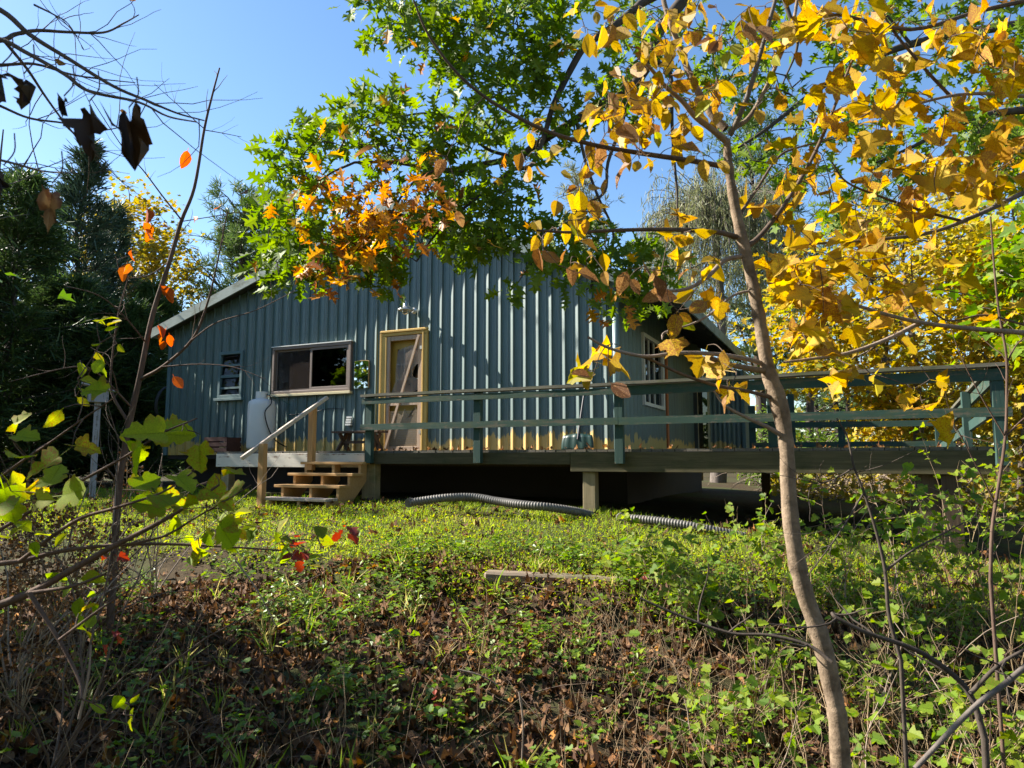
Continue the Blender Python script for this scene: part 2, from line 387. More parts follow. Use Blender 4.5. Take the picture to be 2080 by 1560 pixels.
# ------------------------------------------------------------------ materials
def siding_mat():
    m, nt, out = new_mat('teal_metal_siding')
    tc = N(nt, 'ShaderNodeTexCoord'); sp = N(nt, 'ShaderNodeSeparateXYZ'); L(nt, tc.outputs['Object'], sp.inputs[0])
    ns = noise(nt, 1.0, coords(nt, (16, 16, 2.2)), 6, 0.75); n2 = noise(nt, 1.0, coords(nt, (30, 30, 1.2)), 4, 0.7); n3 = noise(nt, 1.4, coords(nt), 3)
    teal = mixc(nt, n3, (0.056, 0.110, 0.104), (0.088, 0.150, 0.138))
    teal = mixc(nt, thresh(nt, n2, 0.42, 0.72), teal, (0.045, 0.075, 0.075))
    teal = mixc(nt, math_(nt, 'MULTIPLY', thresh(nt, noise(nt, 1.0, coords(nt, (9, 9, 0.5)), 5, 0.7), 0.5, 0.7), 0.55), teal, (0.13, 0.165, 0.155))
    teal = mixc(nt, math_(nt, 'MULTIPLY', thresh(nt, sp.outputs[2], 0.8, 0.2), 0.35), teal, (0.07, 0.075, 0.055))
    yel = mixc(nt, n2, (0.40, 0.255, 0.05), (0.52, 0.37, 0.11))
    low = math_(nt, 'ADD', sp.outputs[2], math_(nt, 'MULTIPLY', math_(nt, 'SUBTRACT', ns, 0.5), 0.5))
    low = math_(nt, 'ADD', low, math_(nt, 'MULTIPLY', math_(nt, 'SUBTRACT', noise(nt, 1.0, coords(nt, (2.3, 2.3, 1.0)), 3, 0.7), 0.5), 0.55))
    peel = thresh(nt, low, 0.375, 0.36)
    st = math_(nt, 'MULTIPLY', thresh(nt, noise(nt, 1.0, coords(nt, (26, 26, 3.0)), 5, 0.8), 0.70, 0.715), thresh(nt, noise(nt, 1.0, coords(nt, (0.5, 0.5, 0.7)), 2), 0.46, 0.56))
    st = math_(nt, 'MULTIPLY', st, thresh(nt, sp.outputs[0], 0.6, -1.4))
    col = mixc(nt, math_(nt, 'MAXIMUM', peel, st), teal, yel)
    b = N(nt, 'ShaderNodeBsdfPrincipled', Roughness=0.55); b.inputs['Specular IOR Level'].default_value = 1.0
    L(nt, col, b.inputs['Base Color']); L(nt, bump(nt, math_(nt, 'ADD', math_(nt, 'MULTIPLY', peel, -1.0), math_(nt, 'MULTIPLY', n2, 0.5)), 0.25, 0.003), b.inputs['Normal'])
    L(nt, b.outputs[0], out.inputs[0]); return m
M_SIDE = siding_mat()
M_TRIM = wood('teal_trim', (0.30, 0.27, 0.22), (0.36, 0.33, 0.28), 'z', paint=(0.10, 0.16, 0.165), wear=0.4)
M_CORNER = plain('pale_corner_metal', (0.16, 0.23, 0.235), 0.4, 0, 0.15, 3, 0.05)
M_ROOF = plain('roof_metal', (0.20, 0.24, 0.22), 0.5, 0, 0.3, 2.5, 0.1)
M_FASC = wood('fascia_paint', (0.30, 0.29, 0.25), (0.36, 0.35, 0.3), 'x', paint=(0.24, 0.29, 0.265), wear=0.42, moss=(0.08, 0.09, 0.05))
M_SOFF = plain('dark_soffit', (0.05, 0.055, 0.05), 0.85)
M_YEL = wood('yellow_trim', (0.42, 0.28, 0.10), (0.55, 0.36, 0.12), 'z', paint=(0.54, 0.34, 0.09), wear=0.3, rough=0.6)
M_YDOOR = plain('mustard_door', (0.40, 0.25, 0.035), 0.55, 0, 0.12, 4, 0.05)
M_RAW = wood('bare_pale_wood', (0.34, 0.23, 0.15), (0.50, 0.38, 0.28), 'z')
M_TAUPE = plain('taupe_frame', (0.17, 0.125, 0.10), 0.5, 0, 0.15, 6, 0.05)
M_CREAM = wood('cream_sill', (0.35, 0.28, 0.16), (0.42, 0.34, 0.2), 'x', paint=(0.58, 0.50, 0.30), wear=0.36)
M_WHITE = wood('peeling_white_board', (0.20, 0.13, 0.10), (0.28, 0.2, 0.15), 'x', paint=(0.58, 0.54, 0.46), wear=0.46)
M_FRAMEW = plain('white_vinyl', (0.62, 0.62, 0.58), 0.5, 0, 0.1, 5, 0)
M_GLASS = glass('window_glass', (0.35, 0.35, 0.33), 1.9)
M_MIRROR = plain('mirror_face', (0.85, 0.87, 0.86), 0.02, 1.0, 0.02, 3, 0)
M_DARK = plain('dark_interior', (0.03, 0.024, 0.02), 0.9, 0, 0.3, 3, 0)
M_BROWNIN = plain('brown_interior', (0.22, 0.075, 0.025), 0.8, 0, 0.3, 3, 0)
M_CURT = plain('grey_curtain', (0.16, 0.14, 0.13), 0.9, 0, 0.25, 6, 0)
M_SCREEN = sheer('torn_screen_cloth', (0.33, 0.28, 0.24), 0.62)
M_BLIND = plain('faded_blind', (0.40, 0.31, 0.18), 0.7, 0, 0.2, 5, 0)
M_ORANGE = plain('rust_board', (0.42, 0.13, 0.04), 0.7)
M_GDECK = wood('deck_board', (0.10, 0.09, 0.075), (0.17, 0.15, 0.12), 'y', moss=(0.06, 0.07, 0.03))
M_RIM = wood('mossy_rim_board', (0.05, 0.043, 0.02), (0.115, 0.098, 0.05), 'x', moss=(0.03, 0.038, 0.012))
M_GRAIL = wood('worn_green_rail', (0.08, 0.078, 0.058), (0.13, 0.122, 0.09), 'x', moss=(0.07, 0.08, 0.035), paint=(0.028, 0.064, 0.048), wear=0.5)
M_GPOST = wood('worn_green_post', (0.13, 0.12, 0.085), (0.2, 0.18, 0.13), 'z', paint=(0.027, 0.062, 0.052), wear=0.45)
M_CAP = wood('grey_cap_board', (0.09, 0.085, 0.06), (0.19, 0.175, 0.135), 'x', moss=(0.08, 0.092, 0.035), paint=(0.045, 0.068, 0.052), wear=0.64)
M_SUPP = wood('treated_post', (0.20, 0.16, 0.085), (0.34, 0.28, 0.17), 'z', moss=(0.12, 0.12, 0.05))
M_DSUPP = wood('brown_post', (0.05, 0.032, 0.02), (0.10, 0.07, 0.045), 'z')
M_CEDAR = wood('new_cedar', (0.44, 0.24, 0.085), (0.56, 0.35, 0.15), 'x', rough=0.7)
M_CEDARZ = wood('new_cedar_post', (0.42, 0.22, 0.08), (0.54, 0.32, 0.13), 'z', rough=0.7)
M_HAND = wood('greyed_handrail', (0.40, 0.32, 0.24), (0.58, 0.49, 0.40), 'x')
M_TANK = plain('white_tank_paint', (0.62, 0.61, 0.58), 0.45, 0, 0.10, 3, 0.03)
M_BRASS = plain('dull_fitting', (0.45, 0.42, 0.36), 0.4, 0.6)
M_RUBBER = plain('black_rubber', (0.012, 0.012, 0.012), 0.6, 0, 0.2, 5, 0.05)
M_LAMP = plain('galvanised_lamp', (0.55, 0.55, 0.53), 0.35, 0.7, 0.15, 6, 0.05)
M_LGLASS = glass('lamp_glass', (0.7, 0.68, 0.6), 1.6)
M_GOLD = plain('gilt_edge', (0.40, 0.26, 0.10), 0.45, 0.5)
M_BENCH = wood('dark_bench_wood', (0.07, 0.04, 0.025), (0.15, 0.09, 0.055), 'x')
M_SHOV = plain('dark_green_plastic', (0.008, 0.036, 0.029), 0.4, 0, 0.15, 5, 0.03)
M_SHAFT = plain('black_shaft', (0.02, 0.018, 0.025), 0.45, 0, 0.1, 5, 0)
M_PIPE = plain('black_corrugated_plastic', (0.12, 0.112, 0.10), 0.6, 0, 0.5, 5, 0.05)
M_TIMBER = wood('grey_timber', (0.14, 0.10, 0.07), (0.30, 0.24, 0.17), 'x', moss=(0.08, 0.09, 0.04))
M_BIRD = wood('weathered_white', (0.14, 0.13, 0.12), (0.2, 0.19, 0.18), 'z', paint=(0.30, 0.30, 0.32), wear=0.5)
M_CRATE = wood('dark_red_crate', (0.06, 0.025, 0.02), (0.11, 0.05, 0.04), 'x')

# ------------------------------------------------------------------ ground
def ground():
    gx = np.concatenate([-np.geomspace(400, 14, 22), np.linspace(-12, 12, 241), np.geomspace(14, 400, 22)])
    gy = np.concatenate([np.linspace(-6, 0, 12), np.linspace(0.3, 16, 158), np.geomspace(17, 600, 34)])
    X, Y = np.meshgrid(gx, gy); Z = G(X, Y); far = np.hypot(X, Y)
    Z = Z + np.where(far < 14, RNG.normal(0, 0.008, Z.shape), 0)
    nx, ny = len(gx), len(gy); i = np.arange(ny - 1)[:, None] * nx + np.arange(nx - 1)[None, :]
    q = np.stack([i, i + 1, i + nx + 1, i + nx], -1).reshape(-1, 4)
    m, nt, out = new_mat('forest_soil')
    n1 = noise(nt, 9, coords(nt), 8, 0.75); n2 = noise(nt, 40, coords(nt), 4, 0.7); n3 = noise(nt, 0.8, coords(nt), 3)
    c = mixc(nt, thresh(nt, n1, 0.35, 0.7), (0.028, 0.020, 0.012), (0.075, 0.055, 0.030))
    c = mixc(nt, thresh(nt, n2, 0.55, 0.75), c, (0.11, 0.075, 0.04)); c = mixc(nt, thresh(nt, n3, 0.45, 0.6), c, (0.05, 0.055, 0.02))
    b = N(nt, 'ShaderNodeBsdfPrincipled', Roughness=0.95); b.inputs['Specular IOR Level'].default_value = 0.1
    L(nt, c, b.inputs['Base Color']); L(nt, bump(nt, n1, 0.8, 0.03), b.inputs['Normal']); L(nt, b.outputs[0], out.inputs[0])
    link('ground', raw_mesh('ground', np.stack([X, Y, Z], -1), np.full(len(q), 4), q.ravel(), m, smooth=True), None, kind='structure')
ground()

# ------------------------------------------------------------------ the cabin (house axes: x along the gable wall, y into the house)
cabin = thing('cabin', 'teal metal-sided cabin with a low gable roof and peeling yellow paint along its base', 'cabin', HO, -TH)
UL, UR, RIDGE = -6.05, 3.83, -0.226
def roofz(u): return np.where(np.asarray(u) < RIDGE, 2.86 + 0.312 * (np.asarray(u) + 5.96), 3.215 - 0.43 * (np.asarray(u) - 3.11))
PROF = [(0, 0), (.018, 0), (.031, .006), (.038, .006), (.043, 0), (.066, 0), (.128, .035), (.138, .035), (.145, .001), (.175, 0), (.181, .003), (.187, .003), (.192, 0), (.2286, 0)]
OPEN = [(-0.43, 0.36, 0.05, 2.21), (-3.05, -1.25, 1.30, 2.14), (-4.49, -3.95, 1.28, 2.15)]
def panel(u0, prof, lo, hi, zb, ztop, openings, fn, name='siding_panel', mat=None):
    us = [u0 + p[0] for p in prof]; hs = [p[1] for p in prof]
    cuts = sorted(set([u for u in us if lo <= u <= hi] + [lo, hi] + [e for o in openings for e in o[:2] if lo < e < hi] + ([RIDGE] if lo < RIDGE < hi and ztop is WTOP else [])))
    cuts = [c for c in cuts if max(lo, us[0]) - 1e-9 <= c <= min(hi, us[-1]) + 1e-9]
    up = ([], []); dn = ([], [])
    def quad(t, q): k = len(t[0]); t[0].extend(q); t[1].append((k, k + 1, k + 2, k + 3))
    for a, b in zip(cuts[:-1], cuts[1:]):
        if b - a < 1e-6: continue
        ha, hb = np.interp([a, b], us, hs); mid = (a + b) / 2; ta, tb = float(ztop(a)), float(ztop(b)); op = [o for o in openings if o[0] < mid < o[1]]
        if not op: quad(up, [fn(a, ha, zb), fn(b, hb, zb), fn(b, hb, tb), fn(a, ha, ta)])
        else:
            z0, z1 = op[0][2], op[0][3]; quad(up, [fn(a, ha, z1), fn(b, hb, z1), fn(b, hb, tb), fn(a, ha, ta)])
            if z0 > zb + 0.01: quad(dn, [fn(a, ha, zb), fn(b, hb, zb), fn(b, hb, z0), fn(a, ha, z0)])
    lo_full = dn[1] and len(dn[1]) == len(up[1])
    if dn[1] and not lo_full: b_ = len(up[0]); up[0].extend(dn[0]); up[1].extend(tuple(i + b_ for i in f) for f in dn[1])
    if up[1]: MB().add(*up).build(name, mat or M_SIDE, cabin)
    if lo_full: MB().add(*dn).build(name, mat or M_SIDE, cabin)
def WTOP(u): return roofz(u) - 0.10
k = 0; u = UL
while u < UR - 0.01:
    panel(u, PROF, u, min(u + .2286, UR), 0.10, WTOP, OPEN, lambda a, h, z: (a, -h, z)); u += .2286
sc = MB(); u = UL
while u < UR - .2:
    for z in (0.24, 0.86, 1.48, 2.1, 2.72, 3.34, 3.96):
        if z < float(WTOP(u + .06)) - .1 and not any(o[0] - .1 < u + .06 < o[1] + .1 and o[2] - .1 < z < o[3] + .1 for o in OPEN): sc.box(u + .055, u + .067, -.006, 0.0, z - .006, z + .006)
    u += .2286
sc.build('screw_heads', plain('grey_screw', (0.20, 0.21, 0.2), 0.5, 0.5, 0.2, 5, 0), cabin, kind='stuff')
DEPTH = 7.0; v = 0.0
while v < DEPTH - 0.01:
    panel(v, PROF, v, min(v + .2286, DEPTH), 0.10, lambda t: 2.80, [(1.47, 2.95, 0.95, 2.20)], lambda a, h, z: (UR + h, a, z)); v += .2286
MB().box(UL, UR, DEPTH, DEPTH + 0.02, -0.5, 2.7).add([(UL, DEPTH, 2.7), (UR, DEPTH, 2.7), (RIDGE, DEPTH, 4.5)], [(0, 1, 2)]).build('rear_wall', M_SIDE, cabin)
MB().box(UL - 0.02, UL, 0.0, DEPTH, 0.1, 2.72).build('side_wall', M_SIDE, cabin)
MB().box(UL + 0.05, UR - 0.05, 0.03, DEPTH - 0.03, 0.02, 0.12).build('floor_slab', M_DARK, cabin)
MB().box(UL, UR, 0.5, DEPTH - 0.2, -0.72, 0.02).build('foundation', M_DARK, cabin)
MB().lathe([(0.055, 0.1), (0.055, 2.66)], (UR + 0.005, -0.005, 0), 14).build('corner_trim', M_CORNER, cabin, True)
MB().box(UL - 0.03, UL + 0.07, -0.035, 0.05, 0.1, 2.66).build('corner_trim', M_TRIM, cabin)
# roof: two slopes, fascia boards along the rakes and the right eave, exposed rafters
UE, UW, VF, VB = 4.87, -6.30, -0.28, DEPTH + 0.3
def slope(name, ua, ub):
    za, zb = float(roofz(ua)), float(roofz(ub)); n = 24; V = []; Fc = []
    for i in range(n + 1):
        vv = VF + (VB - VF) * i / n
        for uu, zz in ((ua, za), (ub, zb)):
            V += [(uu, vv, zz - 0.05), (uu, vv, zz)]
        if i: b = 4 * (i - 1); Fc += [(b + 1, b + 3, b + 7, b + 5), (b, b + 4, b + 6, b + 2), (b, b + 1, b + 5, b + 4), (b + 2, b + 6, b + 7, b + 3)]
    Fc += [(0, 2, 3, 1), (4 * n, 4 * n + 1, 4 * n + 3, 4 * n + 2)]
    o = MB().add(V, Fc).build(name, M_ROOF, cabin)
    for i in range(18):                          # standing ribs of the roofing
        vv = VF + 0.02 + i * 0.43
        MB().beam((ua, vv, za + 0.012), (ub, vv, zb + 0.012), 0.03, 0.025).build('roof_rib', M_ROOF, o)
slope('roof_slope', UW, RIDGE); slope('roof_slope', RIDGE + 0.001, UE)
for ua, ub in ((UW, RIDGE - 0.002), (RIDGE + 0.002, UE)):
    a, b = float(roofz(ua)), float(roofz(ub))
    MB().beam((ua, VF - 0.022, a - 0.085), (ub, VF - 0.022, b - 0.085), 0.036, 0.19, nseg=8, wob=0.002).build('fascia_board', M_FASC, cabin)
    MB().add([(ua, VF, a - 0.07), (ub, VF, b - 0.07), (ub, 0.02, b - 0.07), (ua, 0.02, a - 0.07), (ua, VF, a - 0.09), (ub, VF, b - 0.09), (ub, 0.02, b - 0.09), (ua, 0.02, a - 0.09)],
             [(0, 1, 2, 3), (7, 6, 5, 4), (0, 4, 5, 1), (2, 6, 7, 3)]).build('soffit', M_SOFF, cabin)
ze = float(roofz(UE)); MB().box(UE + 0.002, UE + 0.03, VF, VB, ze - 0.17, ze + 0.01).build('eave_board', M_FASC, cabin)
ze = float(roofz(UW)); MB().box(UW - 0.03, UW - 0.002, VF, VB, ze - 0.17, ze + 0.01).build('eave_board', M_FASC, cabin)
for i in range(11):
    vv = 0.1 + i * 0.66
    MB().beam((UR - 0.3, vv, float(roofz(UR - 0.3)) - 0.125), (UE - 0.02, vv, float(roofz(UE - 0.02)) - 0.125), 0.045, 0.14).build('rafter_tail', M_SOFF, cabin)
# big sliding window
def frame_mb(u0, u1, z0, z1, t, y0, y1):
    m = MB(); m.box(u0, u1, y0, y1, z1 - t, z1); m.box(u0, u1, y0, y1, z0, z0 + t); m.box(u0, u0 + t, y0, y1, z0 + t, z1 - t); m.box(u1 - t, u1, y0, y1, z0 + t, z1 - t); return m
w = frame_mb(-3.10, -1.20, 1.262, 2.18, 0.055, -0.075, 0.06).build('window', M_TAUPE, cabin, bevel=0.006)
MB().box(-3.16, -1.18, -0.10, 0.0, 1.212, 1.260).build('sill', M_CREAM, w, bevel=0.005)
MB().box(-3.12, -1.18, -0.09, 0.0, 2.182, 2.200).build('drip_edge', M_FRAMEW, w)
frame_mb(-2.17, -1.257, 1.318, 2.124, 0.05, -0.055, -0.02).build('sash', M_TAUPE, w, bevel=0.004)
frame_mb(-3.043, -2.10, 1.318, 2.124, 0.035, -0.012, 0.02).build('sash', M_TAUPE, w, bevel=0.004)
MB().box(-2.118, -1.309, -0.042, -0.038, 1.37, 2.072).build('pane', M_GLASS, w)
MB().box(-3.006, -2.137, 0.002, 0.006, 1.355, 2.087).build('pane', M_GLASS, w)
MB().box(-3.006, -2.137, -0.016, -0.014, 1.355, 2.087).build('insect_screen', sheer('dark_mesh', (0.05, 0.04, 0.035), 0.55), w)
cv = MB(); Vc = []; Fcc = []
for i in range(41):
    uu = -2.62 + i * 0.55 / 40; yy = 0.10 + 0.02 * math.sin(i * 1.9); Vc += [(uu, yy, 1.22), (uu + 0.02, yy, 2.2)]
    if i: Fcc.append((2 * i - 2, 2 * i, 2 * i + 1, 2 * i - 1))
cv.add(Vc, Fcc).build('curtain', M_CURT, w)
# small louvre window
w = frame_mb(-4.55, -3.89, 1.24, 2.19, 0.065, -0.07, 0.06).build('window', M_TRIM, cabin, bevel=0.005)
MB().box(-4.62, -3.85, -0.10, 0.0, 1.185, 1.237).build('sill', M_TRIM, w, bevel=0.005)
for zz, h in ((1.885, 0.04), (1.655, 0.055), (1.425, 0.04)):
    MB().box(-4.484, -3.956, -0.05, -0.01, zz, zz + h).build('louvre_bar', M_TRIM, w)
for z0, z1 in ((1.306, 1.424), (1.466, 1.654), (1.711, 1.884), (1.926, 2.124)):
    MB().add([(-4.484, -0.03, z0), (-3.956, -0.03, z0), (-3.956, 0.0, z1), (-4.484, 0.0, z1)], [(0, 1, 2, 3)]).build('pane', glass('louvre_glass', (0.5, 0.48, 0.45), 1.35), w)
MB().box(-4.6, -3.8, 0.75, 0.78, 1.8, 2.3).build('inner_shelf', M_BROWNIN, w)
# right-hand side window with white frame, and a rusty board beside it
w = MB()
for a0, a1, z0, z1 in ((1.46, 2.96, 2.14, 2.21), (1.46, 2.96, 0.94, 1.0), (1.46, 1.53, 1.0, 2.14), (2.86, 2.96, 1.0, 2.14)): w.box(UR - 0.03, UR + 0.06, a0, a1, z0, z1)
w = w.build('window', M_FRAMEW, cabin)
MB().box(UR + 0.01, UR + 0.014, 1.53, 2.86, 1.0, 2.14).build('pane', M_GLASS, w)
for vv in (1.9, 2.28): MB().box(UR + 0.015, UR + 0.035, vv, vv + 0.04, 1.0, 2.14).build('muntin', M_FRAMEW, w)
MB().box(UR + 0.026, UR + 0.06, 3.14, 3.26, 0.2, 2.2).build('trim_board', M_ORANGE, cabin)
MB().box(UR - 0.6, UR - 0.58, 1.2, 3.2, 0.8, 2.4).build('curtain', M_CURT, cabin)
# low wing behind the corner, its own narrow siding and storm door
PR2 = [(0, 0), (.02, .012), (.05, .012), (.07, 0), (.1, 0)]
u = UR + 0.03
while u < 4.93:
    panel(u, PR2, u, u + .1, 0.1, lambda t: 2.36 - 0.34 * (t - UR), [(3.9, 4.2, 0.1, 2.0)], lambda a, h, z: (a, 6.0 - h, z)); u += .1
MB().box(4.90, 4.97, 5.95, 6.9, 0.1, 2.0).build('corner_trim', M_TRIM, cabin)
dd = frame_mb(3.90, 4.20, 0.12, 2.0, 0.045, 5.97, 6.02).build('storm_door', M_CREAM, cabin)
MB().box(3.945, 4.155, 5.985, 5.99, 0.165, 1.955).build('pane', M_GLASS, dd)
MB().box(UR + 0.03, UR + 0.11, 5.85, 5.93, 0.14, 2.4).build('corner_post', M_SOFF, cabin)
# door: yellow casing, bare-wood screen door with a torn screen and a diagonal brace, mustard inner door with nine lights
d = MB(); d.box(-0.525, -0.41, -0.07, 0.04, 0.12, 2.205); d.box(0.335, 0.45, -0.07, 0.04, 0.12, 2.205); d.box(-0.525, 0.45, -0.07, 0.04, 2.207, 2.27); d = d.build('door', M_YEL, cabin, bevel=0.008)
MB().box(-0.545, 0.47, -0.095, -0.05, 2.265, 2.31).build('crown_moulding', M_YEL, d, bevel=0.01)
for a in (-0.545, 0.352): MB().box(a, a + 0.025, -0.085, -0.071, 0.14, 2.26).build('casing_bead', M_YEL, d)
for a, b, c_, e in ((-0.408, -0.345, 0.15, 2.20), (0.255, 0.333, 0.15, 2.20)): MB().box(a, b, -0.055, -0.02, c_, e).build('screen_door_stile', M_RAW, d, bevel=0.004)
for c_, e in ((2.12, 2.20), (1.115, 1.165), (0.955, 1.0), (0.15, 0.235)): MB().box(-0.345, 0.255, -0.052, -0.022, c_, e).build('screen_door_rail', M_RAW, d, bevel=0.004)
MB().beam((0.275, -0.068, 2.19), (-0.40, -0.068, 0.2), 0.022, 0.042, up=(0.9, 0, 0.3)).build('brace', M_RAW, d)
MB().box(0.30, 0.345, -0.078, -0.056, 1.93, 1.99).build('hinge', M_BRASS, d); MB().box(0.30, 0.345, -0.078, -0.056, 0.45, 0.51).build('hinge', M_BRASS, d)
inn = MB(); inn.box(-0.43, -0.27, 0.07, 0.11, 0.13, 2.2); inn.box(0.21, 0.36, 0.07, 0.11, 0.13, 2.2); inn.box(-0.27, 0.21, 0.07, 0.11, 1.98, 2.2); inn.box(-0.27, 0.21, 0.07, 0.11, 0.13, 1.16)
inn.build('inner_door', M_YDOOR, d)
for k in (1, 2):
    MB().box(-0.27 + 0.16 * k - 0.008, -0.27 + 0.16 * k + 0.008, 0.065, 0.085, 1.16, 1.98).build('muntin', M_FRAMEW, d)
    MB().box(-0.27, 0.21, 0.066, 0.084, 1.16 + 0.2733 * k - 0.008, 1.16 + 0.2733 * k + 0.008).build('muntin', M_FRAMEW, d)
MB().box(-0.27, 0.21, 0.09, 0.094, 1.16, 1.98).build('pane', M_GLASS, d)
# torn screen: a billowing sheet with a ragged outline
def sheet(name, outline, y, mat, parent, amp=0.02):
    V = [(x, y + amp * math.sin(7 * x + 5 * z), z) for x, z in outline]; c = (sum(p[0] for p in outline) / len(outline), y - amp, sum(p[1] for p in outline) / len(outline))
    V.append(c); n = len(outline); MB().add(V, [(i, (i + 1) % n, n) for i in range(n)]).build(name, mat, parent, True)
sheet('screen', [(-0.22, 1.95), (-0.1, 1.99), (0.1, 2.02), (0.255, 2.03), (0.255, 1.72), (0.18, 1.66), (0.1, 1.52), (0.06, 1.36), (0.10, 1.27), (0.19, 1.31), (0.235, 1.40), (0.24, 1.33), (0.2, 1.22), (0.05, 1.17), (-0.3, 1.17), (-0.31, 1.22), (-0.24, 1.38), (-0.25, 1.6)], 0.0, M_SCREEN, d)
for i in range(16):
    z = 0.24 + i * 0.039
    MB().add([(-0.35, -0.01, z), (0.255, -0.01, z), (0.255, -0.022, z + 0.034), (-0.35, -0.022, z + 0.034)], [(0, 1, 2, 3)]).build('blind_slat', M_BLIND, d)
sheet('screen', [(-0.34, 0.24), (0.25, 0.24), (0.25, 0.86), (0.2, 0.93), (0.15, 0.78), (0.05, 0.80), (-0.02, 0.90), (-0.08, 0.78), (-0.15, 0.82), (-0.3, 0.84)], -0.03, sheer('lower_screen', (0.42, 0.34, 0.25), 0.45), d, 0.008)
MB().box(-0.42, 0.345, -0.09, 0.06, 0.12, 0.148).build('threshold', M_RAW, d)
# outlet hood and cable on the wall
ho = MB()
for i in range(4): ho.box(-1.28, -1.16, -0.05 - 0.012 * i, -0.024, 0.76 - 0.045 * i, 0.79 - 0.045 * i)
ho.build('vent_hood', M_FRAMEW, cabin, label='small pale louvred vent hood')
MB().tube(smooth_line([(-2.66, -0.03, 0.86), (-2.2, -0.03, 0.88), (-1.7, -0.03, 0.95), (-1.35, -0.03, 0.93)]), 0.006).build('cable', M_RUBBER, cabin)

# ------------------------------------------------------------------ things fixed to or leaning on the cabin
t = thing('wall_lamp', 'small galvanised barn lamp on the siding above the yellow door', 'lamp', H(0.14, -0.03, 2.62), -TH)
MB().lathe([(0.055, 0), (0.055, -0.04), (0.03, -0.05)], (0.02, 0, 0.01), 14, 'y').build('wall_plate', M_LAMP, t, True)
MB().tube(smooth_line([(0.02, -0.03, 0.02), (0.0, -0.14, 0.05), (-0.03, -0.2, 0.09), (-0.035, -0.22, 0.07)]), 0.02, 0.02, 8).build('arm', M_LAMP, t, True)
MB().lathe([(0.02, 0.15), (0.035, 0.12), (0.04, 0.06), (0.075, 0.035), (0.13, 0.0), (0.135, -0.02), (0.128, -0.02), (0.07, 0.02)], (-0.035, -0.22, 0.0), 22).build('shade', M_LAMP, t, True)
MB().lathe([(0.05, 0.01), (0.07, -0.03), (0.06, -0.07), (0.02, -0.09)], (-0.035, -0.22, 0.0), 14).build('globe', M_LGLASS, t, True)
t = thing('mirror', 'small upright mirror with a thin gilt edge hung between the window and the door', 'mirror', H(-0.97, -0.03, 1.30), -TH)
def arch(w, h, a, y0, y1, n=10):
    o = [(-w, 0), (w, 0)] + [(w * math.cos(t_), h - a + a * math.sin(t_)) for t_ in np.linspace(0, math.pi, n)]
    V = [(x, y0, z) for x, z in o] + [(x, y1, z) for x, z in o]; m = len(o)
    return MB().add(V, [tuple(range(m)), tuple(range(2 * m - 1, m - 1, -1))] + [(i, i + m, (i + 1) % m + m, (i + 1) % m) for i in range(m)])
arch(0.165, 0.515, 0.02, -0.012, 0.01).build('backing', M_GOLD, t); arch(0.153, 0.502, 0.015, -0.018, -0.0125).build('mirror_glass', M_MIRROR, t)
t = thing('propane_tank', 'tall white propane cylinder standing against the wall left of the steps', 'gas tank', H(-2.95, -0.45, 0.146), -TH)
MB().lathe([(0.2, 0.0), (0.2, 0.05), (0.24, 0.06), (0.25, 0.1), (0.25, 0.86), (0.235, 0.94), (0.17, 0.985), (0.08, 1.0)], (0, 0, 0), 32).build('body', M_TANK, t, True)
MB().lathe([(0.07, 1.0), (0.07, 1.03), (0.03, 1.04), (0.03, 1.07)], (0, 0, 0), 14).build('valve', M_BRASS, t, True)
co = MB(); n = 16; Vc = []; Fcc = []
for i in range(n):
    a = 2.3 + i * 4.2 / (n - 1); Vc += [(0.115 * math.cos(a), 0.115 * math.sin(a), 0.98), (0.115 * math.cos(a), 0.115 * math.sin(a), 1.13), (0.105 * math.cos(a), 0.105 * math.sin(a), 1.13), (0.105 * math.cos(a), 0.105 * math.sin(a), 0.98)]
    if i: b = 4 * i; Fcc += [(b - 4, b, b + 1, b - 3), (b - 3, b + 1, b + 2, b - 2), (b - 2, b + 2, b + 3, b - 1)]
co.add(Vc, Fcc).build('collar', M_TANK, t)
MB().box(0.02, 0.12, -0.03, 0.03, 1.04, 1.1).build('regulator', M_BRASS, t, bevel=0.01)
MB().tube(smooth_line([(0.1, 0, 1.07), (0.24, -0.05, 1.04), (0.29, -0.06, 0.9), (0.24, -0.16, 0.72), (0.28, -0.08, 0.4), (0.3, 0.1, 0.2), (0.3, 0.36, 0.1)], 6), 0.011, 0.011, 7).build('hose', M_RUBBER, t, True)
MB().tube(smooth_line([(0.1, 0, 1.08), (0.22, -0.02, 1.06), (0.32, 0.1, 1.0), (0.33, 0.38, 0.9)], 5), 0.007, 0.007, 6).build('pipe', plain('green_pipe', (0.03, 0.12, 0.11), 0.5), t, True)
t = thing('bench', 'low dark wooden bench with crossed legs beside the door', 'bench', H(-0.76, -0.33, 0.146), -TH)
for y in (-0.11, 0.0, 0.11): MB().box(-0.5, 0.5, y - 0.05, y + 0.05, 0.325, 0.36).build('seat_board', M_BENCH, t, bevel=0.004)
for x in (-0.36, 0.36):
    MB().beam((x - 0.01, -0.15, 0.0), (x - 0.01, 0.13, 0.325), 0.03, 0.07).build('leg', M_BENCH, t); MB().beam((x + 0.022, 0.15, 0.0), (x + 0.022, -0.13, 0.325), 0.03, 0.07).build('leg', M_BENCH, t)
    MB().beam((x + 0.05, 0.02, 0.03), (x - 0.14 * np.sign(x), 0.02, 0.325), 0.03, 0.06).build('leg', M_BENCH, t)
MB().box(-0.36, 0.36, -0.015, 0.015, 0.14, 0.19).build('stretcher', M_BENCH, t)
t = thing('snow_shovel', 'dark green plastic snow shovel leaning on the wall near the corner', 'shovel', H(3.31, -0.30, 0.146), -TH)
bl = MB(); Vb = []; Fb = []; nx_, nz_ = 17, 7
